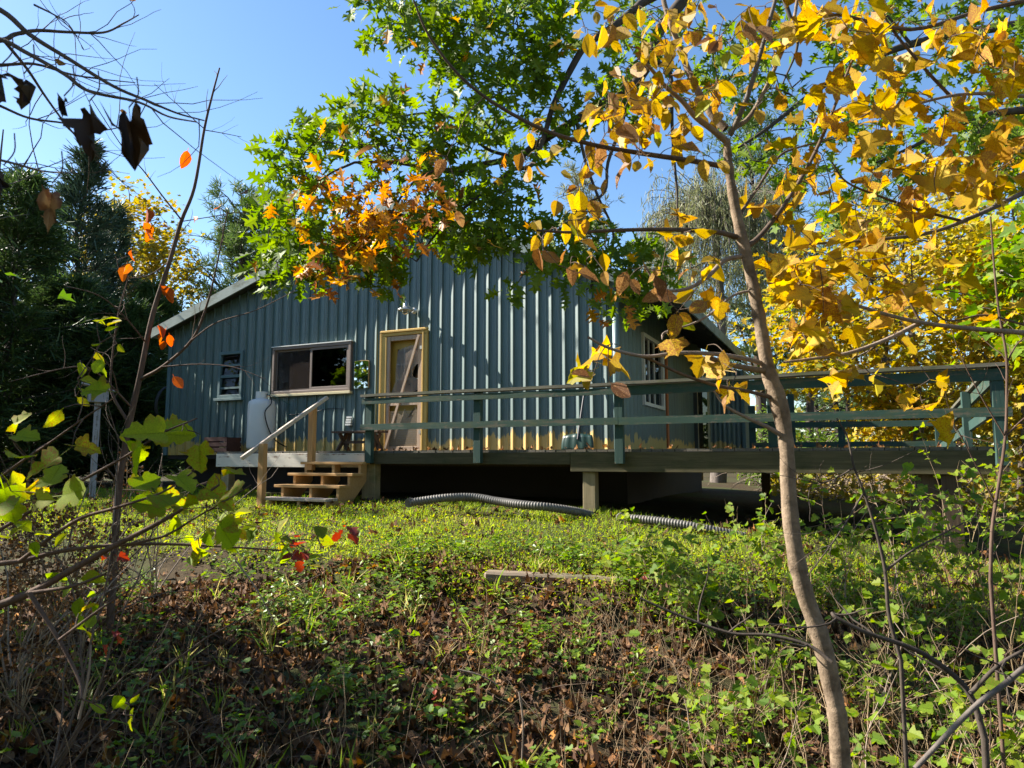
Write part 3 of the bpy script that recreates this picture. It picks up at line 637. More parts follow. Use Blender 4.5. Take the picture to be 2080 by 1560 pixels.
for j in range(nz_):
    for i in range(nx_):
        x = -0.26 + 0.52 * i / (nx_ - 1); z = 0.225 * j / (nz_ - 1); fl = 1 - 0.12 * (j / (nz_ - 1)) ** 3
        Vb.append((x * fl, -0.10 + 0.03 + 0.5 * z * z + 0.35 * x * x * 0.6 + 0.006 * math.sin(i * 1.57), z + (0.03 * (1 - abs(x) / 0.26) if j == nz_ - 1 else 0)))
        if i and j: b = j * nx_ + i; Fb.append((b - nx_ - 1, b - nx_, b, b - 1))
o = bl.add(Vb, Fb).build('blade', M_SHOV, t, True); sd = o.modifiers.new('thick', 'SOLIDIFY'); sd.thickness = 0.008
MB().tube([(0.01, -0.06, 0.16), (0.03, 0.05, 0.55), (0.06, 0.24, 1.14)], 0.016, 0.016, 8).build('shaft', M_SHAFT, t, True)
MB().tube(smooth_line([(0.06, 0.235, 1.12), (0.0, 0.25, 1.18), (-0.01, 0.262, 1.235), (0.065, 0.265, 1.24), (0.14, 0.262, 1.235), (0.125, 0.25, 1.18), (0.06, 0.235, 1.12)], 4), 0.014, 0.014, 7).build('grip', M_SHAFT, t, True)
t = thing('crate', 'dark red slatted crate at the left foot of the cabin wall', 'crate', H(-3.92, -0.45, 0.146), -TH)
for z in (0.0, 0.1, 0.2): MB().box(-0.3, 0.3, -0.18, -0.16, z + 0.01, z + 0.085).build('slat', M_CRATE, t); MB().box(-0.3, 0.3, 0.16, 0.18, z + 0.01, z + 0.085).build('slat', M_CRATE, t)
for x in (-0.29, 0.26): MB().box(x, x + 0.03, -0.159, 0.159, 0, 0.28).build('end_panel', M_CRATE, t)
MB().box(-0.28, 0.28, -0.158, 0.158, 0.0, 0.015).build('base', M_CRATE, t)
t = thing('garden_hose', 'black hose coil hung on the far left corner of the cabin', 'hose', H(UL - 0.06, 0.12, 1.15), -TH)
for i in range(4): MB().tube([(-0.05 - 0.02 * i, 0.02 + 0.32 * math.cos(a), 0.42 * math.sin(a)) for a in np.linspace(0, 2 * math.pi, 28)], 0.013, 0.013, 6).build('coil', M_RUBBER, t, True)

# ------------------------------------------------------------------ deck with railing
deck = thing('deck', 'long weathered wooden deck on posts with a green rail around the cabin', 'deck', HO, -TH)
VD, ZD = -1.545, 0.14
u = -2.83; i = 0
while u < 8.46:
    w_ = 0.138 + random.uniform(-.002, .002); v1 = -0.02 if u < UR + 0.1 else 3.05
    MB().box(u, min(u + w_, 8.5), VD - 0.01 + random.uniform(-.006, .006), v1, ZD - 0.035, ZD + random.uniform(-.003, .002)).build('deck_board', M_GDECK, deck)
    u += w_ + 0.008
MB().box(0.30, 3.655, VD - 0.038, VD - 0.0, -0.063, 0.102).build('rim_board', M_RIM, deck, bevel=0.004)
MB().box(3.66, 8.42, VD - 0.043, VD - 0.0, -0.155, 0.102).build('rim_board', M_RIM, deck, bevel=0.004)
MB().box(-2.83, 0.295, VD - 0.036, VD, -0.118, 0.103).build('rim_board', M_WHITE, deck, bevel=0.004, label='rim board with peeling white paint')
for v_ in (3.0,): MB().box(3.9, 8.5, v_, v_ + 0.04, -0.15, 0.10).build('rim_board', M_RIM, deck)
MB().box(8.46, 8.50, VD, 2.99, -0.15, 0.10).build('rim_board', M_RIM, deck)
for v_ in (-1.0, -0.5): MB().box(-2.8, 8.4, v_, v_ + 0.04, -0.10, 0.102).build('joist', M_DSUPP, deck)
for u_, zb, zt in ((0.43, -0.05, 0.955), (2.30, -0.045, 0.955), (4.36, -0.05, 0.955), (6.2, -0.02, 0.955)):
    if u_ > 6: MB().box(u_ - 0.05, u_ + 0.05, VD + 0.05, VD + 0.14, 0.145, zt).build('rail_post', M_GPOST, deck, bevel=0.004)
    else: MB().box(u_ - 0.062 + (0.0), u_ + 0.05, VD - 0.13, VD - 0.045, zb, zt).build('rail_post', M_GPOST, deck, bevel=0.004)
MB().box(8.395, 8.505, VD - 0.16, VD - 0.05, -0.06, 0.955).build('rail_post', M_GPOST, deck, bevel=0.004)
MB().box(8.40, 8.50, VD - 0.155, VD - 0.055, -0.155, -0.062).build('post_foot', M_DSUPP, deck)
MB().beam((0.30, VD - 0.10, 0.975), (4.34, VD - 0.10, 0.978), 0.16, 0.038, nseg=9, wob=0.005).build('cap_rail', M_CAP, deck)
MB().beam((4.346, VD - 0.122, 0.978), (8.55, VD - 0.122, 0.985), 0.19, 0.038, nseg=9, wob=0.005).build('cap_rail', M_CAP, deck)
MB().beam((0.32, VD - 0.151, 0.885), (4.34, VD - 0.151, 0.885), 0.036, 0.085, nseg=8, wob=0.003).build('top_rail', M_GRAIL, deck)
MB().beam((4.345, VD - 0.153, 0.882), (8.54, VD - 0.153, 0.885), 0.036, 0.12, nseg=8, wob=0.003).build('top_rail', M_GRAIL, deck)
MB().beam((0.30, VD - 0.152, 0.492), (4.36, VD - 0.152, 0.495), 0.036, 0.092, nseg=8, wob=0.002).build('mid_rail', M_GRAIL, deck)
MB().beam((4.365, VD - 0.152, 0.495), (8.56, VD - 0.152, 0.497), 0.036, 0.098, nseg=8, wob=0.002).build('mid_rail', M_GRAIL, deck)
for u_, w_, zb in ((0.36, 0.13, -0.62), (3.91, 0.095, -0.74)):
    MB().box(u_ - w_, u_ + w_ - 0.02, VD + 0.0, VD + 0.15, zb - 0.1, -0.064 if u_ < 2 else -0.157).build('support_post', M_SUPP, deck, bevel=0.006)
MB().box(7.9, 8.09, VD + 0.01, VD + 0.16, -1.2, -0.157).build('support_post', M_DSUPP, deck, bevel=0.006)
MB().box(7.62, 7.89, VD + 0.05, VD + 0.09, -1.1, -0.157).build('skirt_board', M_DSUPP, deck)
MB().box(-2.75, -2.58, VD + 0.02, VD + 0.16, -0.75, -0.12).build('support_post', M_SUPP, deck)
for u_ in (5.6, 8.3): MB().box(u_, u_ + 0.14, 2.8, 2.94, -1.2, -0.0).build('support_post', M_DSUPP, deck)
# low rear rail and the sloping end rail
MB().beam((5.43, 2.98, 0.615), (8.40, 2.98, 0.60), 0.05, 0.10).build('rear_rail', M_GRAIL, deck)
MB().beam((5.43, 2.98, 0.265), (8.40, 2.98, 0.265), 0.05, 0.09).build('rear_rail', M_GRAIL, deck)
for u_, zt in ((5.45, 0.98), (6.12, 1.17), (6.92, 0.64)): MB().box(u_ - 0.055, u_ + 0.055, 3.01, 3.10, -0.1, zt).build('rail_post', M_GPOST, deck)
MB().beam((8.44, VD - 0.04, 0.955), (8.44, 3.05, 0.60), 0.14, 0.036).build('cap_rail', M_CAP, deck)
MB().beam((8.425, VD - 0.04, 0.86), (8.425, 3.05, 0.50), 0.04, 0.13).build('end_rail', M_GRAIL, deck)
MB().beam((8.385, VD - 0.02, 0.50), (8.385, 3.05, 0.20), 0.04, 0.11).build('end_rail', M_GPOST, deck)
for v_, zt in ((-0.16, 0.84), (1.4, 0.60), (3.0, 0.55)): MB().box(8.31, 8.40, v_ - 0.05, v_ + 0.05, 0.145, zt).build('rail_post', M_GPOST, deck, bevel=0.004)

# ------------------------------------------------------------------ front steps
st = thing('wooden_steps', 'new pale wooden steps with a slanted handrail up to the deck', 'steps', H(-0.25, -2.1, -0.62), -TH)
def stp(mb, name, mat, **k): # authored in house coordinates, moved under the steps
    o = mb.build(name, mat, st, **k)
    for v_ in o.data.vertices: v_.co = (v_.co[0] + 0.25, v_.co[1] + 2.1, v_.co[2] + 0.62)
    return o
TR = [(-1.75, -0.03, -0.815, 0.40), (-2.0, -0.20, -0.84, 0.40), (-2.25, -0.37, -0.87, 0.37), (-2.50, -0.55, -0.93, 0.33)]
for k, (v_, z_, a, b) in enumerate(TR):
    stp(MB().box(a, b, v_, v_ + 0.27, z_ - 0.04, z_), 'tread', M_CEDAR if k < 3 else M_HAND, bevel=0.004)
for u_ in (-0.74, -0.20, 0.30):                 # saw-tooth stringers
    pr = []
    for v_, z_, *_ in TR[::-1]: pr += [(v_ + 0.02, z_ - 0.042 - (0.0 if v_ > -2.49 else 0.0)), (v_ + 0.27, z_ - 0.042)]
    pr = [(-2.48, -0.78)] + pr + [(-1.545 - 0.04, -0.072), (-1.585, -0.32), (-2.08, -0.78)]
    V = [(u_, *p) for p in pr] + [(u_ + 0.045, *p) for p in pr]; m = len(pr)
    stp(MB().add(V, [tuple(range(m)), tuple(range(2 * m - 1, m - 1, -1))] + [(i, i + m, (i + 1) % m + m, (i + 1) % m) for i in range(m)]), 'stringer', M_CEDAR)
stp(MB().box(-0.70, -0.62 + 0.02, -1.73, -1.64, -0.16, 0.83), 'rail_post', M_CEDARZ, bevel=0.005)
stp(MB().box(-0.90, -0.80, -2.56, -2.47, -0.72, 0.24), 'rail_post', M_CEDARZ, bevel=0.005)
stp(MB().beam((-0.46, -1.58, 0.99), (-1.06, -2.72, 0.02), 0.10, 0.055), 'handrail', M_HAND, bevel=0.006)

# ------------------------------------------------------------------ drain pipes, timber, bird house
def drain(name, label, pts):
    p = smooth_line(pts, 12); seg = np.linalg.norm(np.diff(p, axis=0), axis=1); s = np.concatenate([[0], np.cumsum(seg)])
    ns = int(s[-1] / 0.0088); q = np.stack([np.interp(np.linspace(0, s[-1], ns), s, p[:, i]) for i in range(3)], 1)
    t = thing(name, label, 'drain pipe', q[0])
    q[:, 2] -= 0.055; r = np.where((np.arange(ns) // 2) % 2 == 0, 0.055, 0.047); V, f = tube_arrays([(q, r, 0)], 12)
    link('pipe_body', raw_mesh('pipe_body', V - q[0], np.full(len(f), 4), f.ravel(), M_PIPE), t)
    MB().lathe([(0.062, -0.03), (0.062, 0.03)], (0, 0, 0), 12, 'y').build('end_ring', M_PIPE, t)
def gp(x, y, h): return (x, y, float(G(x, y)) + h)
drain('drain_pipe', 'black corrugated drain pipe lying at the lawn edge under the deck', [P(832, 1021, 9.3), P(900, 1012, 9.35), P(960, 1010, 9.4), P(1010, 1018, 9.25), P(1060, 1025, 9.0), P(1110, 1030, 8.9), P(1165, 1038, 9.0), P(1200, 1046, 9.2)])
drain('drain_pipe', 'second ribbed drain pipe running through the weeds right of the pale post', [P(1262, 1052, 8.8), P(1330, 1058, 8.6), P(1400, 1068, 8.4), P(1460, 1080, 8.3), P(1520, 1092, 8.3), P(1600, 1106, 8.4)])
t = thing('landscape_timber', 'weathered grey timber edging the foot of the lawn', 'timber', P(1010, 1180, 6.2))
A_, B_ = P(985, 1176, 6.3), P(1310, 1194, 6.1); o_ = np.array(t.location)
MB().beam(A_ - o_, B_ - o_, 0.15, 0.15, nseg=14, wob=0.004).build('timber_beam', M_TIMBER, t, bevel=0.02)
MB().beam(A_ - o_ + np.array([0.03, 0.02, -0.155]), B_ - o_ + np.array([-0.1, 0.01, -0.155]), 0.15, 0.15, nseg=14, wob=0.004).build('timber_beam', M_TIMBER, t, bevel=0.02)
c = P(200, 800, 12.5); gz = float(G(c[0], c[1])); t = thing('bird_house', 'weathered white bird house on a post in the left shade', 'bird house', (c[0], c[1], gz), 0.5)
zb = c[2] - gz
MB().box(-0.05, 0.05, -0.05, 0.05, 0, zb - 0.15).build('post', M_BIRD, t); MB().box(-0.16, 0.16, -0.12, 0.12, zb - 0.15, zb + 0.1).build('box', M_BIRD, t)
MB().beam((-0.26, 0, zb + 0.17), (0.26, 0, zb + 0.05), 0.34, 0.025).build('roof', M_BIRD, t)

# ================================================================== vegetation
B_DARK = bark('dark_bark', (0.045, 0.035, 0.028), (0.10, 0.08, 0.065)); B_GREY = bark('grey_bark', (0.09, 0.075, 0.065), (0.20, 0.17, 0.145))
B_SAP = bark('sapling_bark', (0.09, 0.062, 0.04), (0.32, 0.24, 0.165), 16, 1.1, 0.9); B_TWIG = bark('brown_twig', (0.07, 0.05, 0.038), (0.16, 0.115, 0.085), 25)
B_PALE = bark('pale_twig', (0.20, 0.15, 0.115), (0.34, 0.27, 0.215), 25); B_RED = bark('red_brown_stem', (0.07, 0.042, 0.032), (0.15, 0.10, 0.075), 25)
B_DRY = bark('dry_stalk', (0.20, 0.135, 0.075), (0.38, 0.28, 0.17), 30)
L_OAK = leaf_mat('oak_leaf_green', [(0, (0.08, 0.16, 0.008)), (0.5, (0.14, 0.23, 0.012)), (1, (0.22, 0.30, 0.02))], 0.5, rough=0.55)
L_OAKO = leaf_mat('oak_leaf_orange', [(0, (0.62, 0.15, 0.010)), (0.6, (0.74, 0.29, 0.015)), (1, (0.66, 0.42, 0.02))], 0.5, (0.20, 0.06, 0.015), 0.45)
L_MAP = leaf_mat('maple_leaf_yellow', [(0, (0.66, 0.40, 0.012)), (0.45, (0.72, 0.48, 0.02)), (0.75, (0.60, 0.30, 0.012)), (1, (0.5, 0.44, 0.03))], 0.5, (0.34, 0.13, 0.02), 0.4, nscale=34)
L_OVAL = leaf_mat('oval_leaf_yellow', [(0, (0.58, 0.36, 0.03)), (0.5, (0.66, 0.42, 0.04)), (0.8, (0.48, 0.23, 0.04)), (1, (0.36, 0.40, 0.03))], 0.5, (0.28, 0.12, 0.035), 0.5, nscale=34)
L_DRYO = leaf_mat('dry_tan_leaf', [(0, (0.30, 0.16, 0.06)), (0.6, (0.42, 0.25, 0.11)), (1, (0.36, 0.16, 0.05))], 0.35, (0.16, 0.07, 0.03), 0.6)
L_LIME = leaf_mat('lime_leaf', [(0, (0.24, 0.36, 0.012)), (0.5, (0.36, 0.46, 0.015)), (0.85, (0.46, 0.46, 0.02)), (1, (0.16, 0.28, 0.012))], 0.6, (0.36, 0.17, 0.03), 0.35, rough=0.7)
L_CUR = leaf_mat('bramble_leaf', [(0, (0.11, 0.22, 0.014)), (0.5, (0.21, 0.34, 0.016)), (0.85, (0.34, 0.42, 0.02)), (1, (0.08, 0.16, 0.02))], 0.55, (0.3, 0.2, 0.04), 0.25, rough=0.6)
L_WEED = leaf_mat('weed_leaf', [(0, (0.08, 0.17, 0.016)), (0.5, (0.16, 0.27, 0.02)), (0.85, (0.27, 0.36, 0.022)), (1, (0.14, 0.20, 0.06))], 0.45, rough=0.4, veins=False)
L_LAWN = leaf_mat('lawn_blade', [(0, (0.16, 0.30, 0.014)), (0.55, (0.30, 0.45, 0.022)), (0.85, (0.48, 0.52, 0.05)), (1, (0.5, 0.42, 0.18))], 0.55, veins=False, by_object=False)
L_LIT = leaf_mat('fallen_brown_leaf', [(0, (0.06, 0.032, 0.018)), (0.4, (0.13, 0.075, 0.04)), (0.75, (0.24, 0.15, 0.085)), (0.93, (0.24, 0.10, 0.03)), (1, (0.42, 0.19, 0.03))], 0.2, (0.07, 0.035, 0.02), 0.5, rough=0.9, veins=False)
L_RED = leaf_mat('red_leaf', [(0, (0.30, 0.03, 0.02)), (0.6, (0.40, 0.08, 0.035)), (1, (0.22, 0.025, 0.025))], 0.5)
L_ORED = leaf_mat('orange_red_leaf', [(0, (0.60, 0.09, 0.02)), (0.6, (0.52, 0.16, 0.02)), (1, (0.5, 0.06, 0.015))], 0.5)
L_BLACK = leaf_mat('withered_dark_leaf', [(0, (0.022, 0.016, 0.013)), (0.7, (0.04, 0.027, 0.02)), (1, (0.07, 0.035, 0.015))], 0.15)
L_BGM = leaf_mat('far_maple_leaf', [(0, (0.54, 0.36, 0.02)), (0.35, (0.62, 0.45, 0.025)), (0.62, (0.34, 0.35, 0.03)), (0.82, (0.54, 0.26, 0.015)), (1, (0.2, 0.26, 0.03))], 0.45, veins=False)
L_YG = leaf_mat('far_yellow_green_leaf', [(0, (0.30, 0.27, 0.03)), (0.5, (0.45, 0.28, 0.03)), (1, (0.18, 0.2, 0.03))], 0.45, veins=False)
L_SPR = leaf_mat('spruce_needle', [(0, (0.030, 0.06, 0.038)), (0.6, (0.048, 0.085, 0.05)), (1, (0.075, 0.105, 0.055))], 0.2, veins=False)
L_PINE = leaf_mat('pine_needle', [(0, (0.06, 0.11, 0.03)), (0.6, (0.10, 0.165, 0.045)), (1, (0.15, 0.2, 0.06))], 0.3, veins=False)
L_CED = leaf_mat('cedar_spray', [(0, (0.032, 0.064, 0.02)), (0.6, (0.055, 0.10, 0.026)), (1, (0.09, 0.13, 0.035))], 0.3, veins=False)
L_YEW = leaf_mat('bright_evergreen', [(0, (0.09, 0.17, 0.02)), (0.6, (0.14, 0.23, 0.03)), (1, (0.2, 0.26, 0.04))], 0.35, veins=False)
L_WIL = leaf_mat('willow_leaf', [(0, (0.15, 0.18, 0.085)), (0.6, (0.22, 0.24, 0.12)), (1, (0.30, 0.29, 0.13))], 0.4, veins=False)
T_NDL = variants([(0.012, 0.0), (.045, .3), (.03, .8), (0, 1.0)], 3, petiole=0, fold=0.1, bend=0.1)
T_SPRAY = variants([(0.02, 0.0), (.12, .2), (.08, .3), (.2, .5), (.08, .6), (.14, .8), (0, 1.0)], 3, petiole=0, fold=0.2, bend=0.3)
UP = np.array([0, 0, 1.0])

def conifer(name, label, base, h, rmax, mat, bk=B_DARK, nb=150, per=34, tp=None, size=0.3, droop=0.25, bare=0.08, power=0.85, group=None, lift=0.0, trunk_r=None, gap=0.0):
    base = np.array(base, float); t = thing(name, label, 'tree', base, 0, group); tr = trunk_r or h * 0.016
    tl = np.array([base + [RNG.normal(0, 0.02) * k, RNG.normal(0, 0.02) * k, h * k / 8] for k in range(9)])
    link('trunk', tubes_mesh('trunk', [(tl, tr, 0.02)], bk, 8, base), t)
    lines = []; pos = []; dirs = []
    for k in range(nb):
        f = bare + (1 - bare) * (k + RNG.random()) / nb
        if gap and math.sin(f * 40) < -1 + gap * 2: continue
        L_ = rmax * (1 - f) ** power * RNG.uniform(0.65, 1.1) + 0.12; a = RNG.uniform(0, 6.283)
        d = np.array([math.cos(a), math.sin(a), -droop + lift * f + RNG.normal(0, 0.08)]); p0 = base + np.array([0, 0, h * f])
        n = 6; p = [p0]; dd = unit(d)
        for i in range(n): dd = unit(dd + np.array([0, 0, 0.05 + 0.06 * lift]) + RNG.normal(0, 0.06, 3)); p.append(p[-1] + dd * L_ / n)
        p = np.array(p); lines.append((p, 0.012 + 0.012 * L_, 0.004)); m = max(4, int(per * (0.3 + L_ / rmax)))
        w = RNG.uniform(0.12, 1, m) ** 0.8 * (n); i0 = np.minimum(w.astype(int), n - 1); fr = (w - i0)[:, None]
        q = p[i0] * (1 - fr) + p[i0 + 1] * fr; side = np.array([-dd[1], dd[0], 0])
        spread = (RNG.uniform(-1, 1, m) * (0.25 * L_ + 0.1))[:, None] * (1 - 0.7 * (w / n)[:, None])
        pos.append(q + side * spread + RNG.normal(0, 0.05, (m, 3))); dirs.append(unit(dd * 0.8 + side * np.sign(spread) * RNG.uniform(0.2, 1.0, (m, 1)) + RNG.normal(0, 0.35, (m, 3)) + [0, 0, -0.15 + lift * 0.4]))
    link('branches', tubes_mesh('branches', lines, bk, 4, base), t, kind='stuff')
    pos = np.vstack(pos); dirs = np.vstack(dirs)
    link('crown', joined('crown', tp or T_SPRAY, pos, frames(dirs, RNG.normal(size=pos.shape) * 0.6 + UP), size * RNG.uniform(0.6, 1.3, len(pos)), mat, base), t, kind='stuff')
    return t
def pine(name, label, base, h, rmax, nb, tufts, mat=L_PINE, size=0.4, bare=0.35, group=None):
    base = np.array(base, float); t = thing(name, label, 'tree', base, 0, group)
    tl = np.array([base + [0.05 * math.sin(k), 0.04 * math.cos(2 * k), h * k / 10] for k in range(11)])
    link('trunk', tubes_mesh('trunk', [(tl, h * 0.017, 0.03)], B_DARK, 8, base), t); lines = []; pos = []; dirs = []
    for k in range(nb):
        f = bare + (1 - bare) * (k + RNG.random()) / nb; a = RNG.uniform(0, 6.283); L_ = rmax * (math.sin(math.pi * min(1, 0.28 + 0.72 * (1 - f) / (1 - bare)) * 0.62)) * RNG.uniform(0.5, 1.1)
        p = wander(base + [0, 0, h * f], (math.cos(a), math.sin(a), 0.18 + 0.5 * f), L_, 7, 0.12, 0.04); lines.append((p, 0.02 + 0.015 * L_, 0.008))
        for _ in range(tufts):
            i = RNG.integers(2, 8); c = p[i] + RNG.normal(0, 0.16 * L_ * 0.5 + 0.08, 3) * [1, 1, 0.45]; lines.append((np.array([p[i - 1], (p[i - 1] + c) / 2 + [0, 0, .05], c]), 0.008, 0.004))
            m = 16; d = unit(RNG.normal(size=(m, 3)) + unit(c - p[0]) * 0.7 + [0, 0, 0.45]); pos.append(c + d * 0.03); dirs.append(d)
    link('branches', tubes_mesh('branches', lines, B_DARK, 4, base), t, kind='stuff'); pos = np.vstack(pos); dirs = np.vstack(dirs)
    link('crown', joined('crown', T_NDL, pos, frames(dirs, RNG.normal(size=pos.shape)), size * RNG.uniform(0.6, 1.2, len(pos)), mat, base), t, kind='stuff')
def broadleaf(name, label, base, centre, radii, nclump, nleaf, tps, mat, size, bk=B_GREY, tr=0.09, clump=0.45, cat='tree', group=None, hang=0.2, shell=0.6, vstem=True, key=None, nmax=0):
    base = np.array(base, float); centre = np.array(centre, float); radii = np.array(radii, float); t = thing(name, label, cat, base, 0, group)
    v = unit(RNG.normal(size=(nclump, 3))) * (RNG.random((nclump, 1)) ** (1 / 3) * (1 - shell * 0.4) + shell * 0.4); cl = centre + v * radii
    top = centre + [0, 0, radii[2] * 0.5]; tl = smooth_line([base, base * 0.6 + top * 0.4 + RNG.normal(0, 0.1, 3) * radii[0], top], 8)
    link('trunk', tubes_mesh('trunk', [(tl, tr, tr * 0.25)], bk, 8, base), t)
    lines = connect(cl, tl[len(tl) // 4:], tr * 0.12, 0.12); link('branches', tubes_mesh('branches', lines, bk, 4, base), t, kind='stuff')
    w = RNG.integers(0, nclump, nleaf); pos = cl[w] + RNG.normal(0, clump, (nleaf, 3)) * [1, 1, 0.6]
    d = unit(RNG.normal(size=(nleaf, 3)) * [1, 1, 0.5] + [0, 0, -hang] + unit(pos - centre) * 0.5); R = frames(d, RNG.normal(size=(nleaf, 3)) * 0.55 + UP + SUN * 0.4); sz = size * RNG.uniform(0.6, 1.25, nleaf)
    if nmax: leaf_objects(t, tps, key, pos, R, sz, mat, nmax)
    else: link('crown', joined('crown', tps, pos, R, sz, mat, base), t, kind='stuff')
    return t
def onG(px, d, dy=0):
    x = (px - 1040) / F * d; return np.array([x, d, float(G(x, d)) + dy])

# ---- far woods and the trees behind the cabin
def far_woods():
    n = 26000; x = RNG.uniform(-95, 95, n); y = RNG.uniform(46, 66, n) + 8 * np.sin(x * 0.11)
    top = 5.0 + 2.5 * np.sin(x * 0.21 + 1) + 2.0 * np.sin(x * 0.53) + 1.2 * np.sin(x * 1.7); z = -1 + RNG.random(n) ** 0.8 * (top + 1)
    pos = np.stack([x, y, z], 1); k = RNG.random(n)
    R = frames(rand_dirs(n, 0.2), RNG.normal(size=(n, 3)) * 0.5 + UP)
    hue = (np.sin(x * 0.35) + np.sin(x * 0.13 + 2)) * 0.5 + RNG.normal(0, 0.3, n) > 0.15
    for nm, mk, mt in (('far_woods', hue, L_YG), ('far_evergreens', ~hue, L_PINE)):
        link(nm, joined(nm, T_RD, pos[mk], R[mk], RNG.uniform(0.35, 0.95, int(mk.sum())), mt), None, kind='stuff', label='distant woods beyond the cabin clearing')
far_woods()
conifer('spruce_tree', 'tall dark spruce with a bare spiky tip, tallest on the left', onG(140, 19), 9.3, 2.3, L_SPR, nb=230, per=80, tp=T_NDL, size=0.36, droop=0.2, lift=0.5, group='dark spruces left of the cabin')
conifer('spruce_tree', 'dark spruce at the far left edge with its top hidden by hanging leaves', onG(15, 17), 7.6, 2.2, L_SPR, nb=200, per=80, tp=T_NDL, size=0.36, droop=0.2, lift=0.5, group='dark spruces left of the cabin')
conifer('spruce_tree', 'slim dark spruce just right of the tallest one', onG(208, 20.5), 8.0, 1.8, L_SPR, nb=170, per=80, tp=T_NDL, size=0.34, droop=0.2, lift=0.5, group='dark spruces left of the cabin')
conifer('spruce_tree', 'spruce behind the dark bushes beyond the left edge', onG(-130, 18), 8.6, 2.4, L_SPR, nb=170, per=80, tp=T_NDL, size=0.36, lift=0.5, group='dark spruces left of the cabin')
conifer('cedar_tree', 'green cedar close to the left end of the cabin roof', onG(300, 19.5), 5.4, 1.5, L_CED, nb=220, per=90, tp=T_NDL, size=0.3, droop=-0.3, bare=0.0, power=0.55, group='cedars beside the cabin')
conifer('cedar_tree', 'broad dark cedar filling the shade under the spruces', onG(120, 16), 4.6, 2.0, L_CED, nb=240, per=90, tp=T_NDL, size=0.3, droop=-0.25, bare=0.0, power=0.5, group='cedars beside the cabin')
conifer('cedar_tree', 'dark cedar with drooping boughs at the left edge behind the bird house', onG(0, 14.5), 6.6, 1.7, L_CED, nb=220, per=90, tp=T_NDL, size=0.3, droop=-0.2, bare=0.0, power=0.5, group='cedars beside the cabin')
conifer('cedar_tree', 'cedar whose crown touches the low end of the left roof', onG(245, 17), 4.3, 1.6, L_CED, nb=220, per=90, tp=T_NDL, size=0.3, droop=-0.3, bare=0.0, power=0.5, group='cedars beside the cabin')
broadleaf('autumn_tree', 'slender yellow and orange tree rising between spruce and pine', onG(250, 27), P(262, 500, 27), (1.5, 1.5, 2.6), 60, 2600, T_SM, L_YG, 0.2, tr=0.12, clump=0.35)
broadleaf('autumn_tree', 'thin yellowing tree left of the pine', onG(330, 29), P(330, 560, 29), (1.3, 1.3, 2.0), 40, 1300, T_SM, L_YG, 0.2, tr=0.1, clump=0.35)
pine('pine_tree', 'tall open pine standing above the left roof edge', onG(478, 31), 12.0, 3.2, 95, 11, group='pines behind the cabin', bare=0.3)
pine('pine_tree', 'pine half hidden by the left edge of the oak leaves', onG(560, 34), 11.5, 3.0, 80, 10, group='pines behind the cabin', bare=0.25)
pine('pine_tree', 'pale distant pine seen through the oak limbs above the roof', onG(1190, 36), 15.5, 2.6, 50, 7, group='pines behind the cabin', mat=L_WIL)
pine('pine_tree', 'large pine behind the fork of the yellow sapling', onG(1545, 29), 15.0, 3.4, 80, 10, group='pines behind the cabin', bare=0.2)
pine('pine_tree', 'dark pine with long level boughs above the yellow maple', onG(1790, 33), 13.5, 4.6, 70, 9, group='pines behind the cabin', bare=0.15)
pine('pine_tree', 'short pine showing between sapling trunk and yellow maple', onG(1660, 38), 10.5, 3.6, 60, 8, group='pines behind the cabin', bare=0.1)
def willow():
    base = onG(1455, 25); t = thing('willow_tree', 'pale grey-green weeping willow behind the right end of the roof', 'tree', base)
    top = P(1455, 470, 25); tl = smooth_line([base, base * .5 + top * .5 + [0.2, 0, 0], top], 6); link('trunk', tubes_mesh('trunk', [(tl, 0.3, 0.1)], B_GREY, 8, base), t)
    lines = []; pos = []; dirs = []
    for k in range(330):
        a = RNG.uniform(0, 6.283); r = 2.9 * math.sqrt(RNG.random()); s = top + [r * math.cos(a), r * math.sin(a), 1.3 * (1 - (r / 2.9) ** 2) + RNG.normal(0, 0.5)]; L_ = RNG.uniform(1.2, 4.2)
        p = np.array([top, (top + s) / 2 + [0, 0, 0.5], s, s + [0.1 * math.cos(a), 0.1 * math.sin(a), -L_ * .5], s + [RNG.normal(0, .1), RNG.normal(0, .1), -L_]]); p = smooth_line(p, 5); lines.append((p, 0.02, 0.004))
        m = int(22 * L_); q = p[RNG.integers(len(p) // 2 - 2, len(p), m)] + RNG.normal(0, 0.05, (m, 3)) + np.stack([np.zeros(m), np.zeros(m), RNG.uniform(-.25, .25, m)], 1); pos.append(q); dirs.append(unit(RNG.normal(0, 0.4, (m, 3)) + [0, 0, -1]))
    link('branches', tubes_mesh('branches', lines, B_GREY, 4, base), t, kind='stuff'); pos = np.vstack(pos); dirs = np.vstack(dirs)
    link('crown', joined('crown', T_NDL, pos, frames(dirs, RNG.normal(size=pos.shape)), RNG.uniform(0.2, 0.36, len(pos)) * 1.0, L_WIL, base), t, kind='stuff')
willow()
broadleaf('maple_tree', 'large golden maple filling the right side beyond the deck', onG(1850, 15.5), P(1840, 640, 15.5), (3.3, 2.2, 2.5), 130, 8500, T_SM, L_BGM, 0.17, tr=0.14, clump=0.33, hang=0.3)
broadleaf('maple_tree', 'golden maple at the right edge with low boughs behind the deck rail', onG(2110, 13.5), P(2110, 700, 13.5), (1.9, 1.6, 2.4), 70, 3600, T_SM, L_BGM, 0.16, tr=0.12, clump=0.33, hang=0.3)
broadleaf('maple_tree', 'small golden maple seen low through the deck rails', onG(1990, 17), P(1960, 870, 17), (2.6, 1.2, 1.0), 40, 1500, T_SM, L_BGM, 0.17, tr=0.07, clump=0.3, hang=0.3)
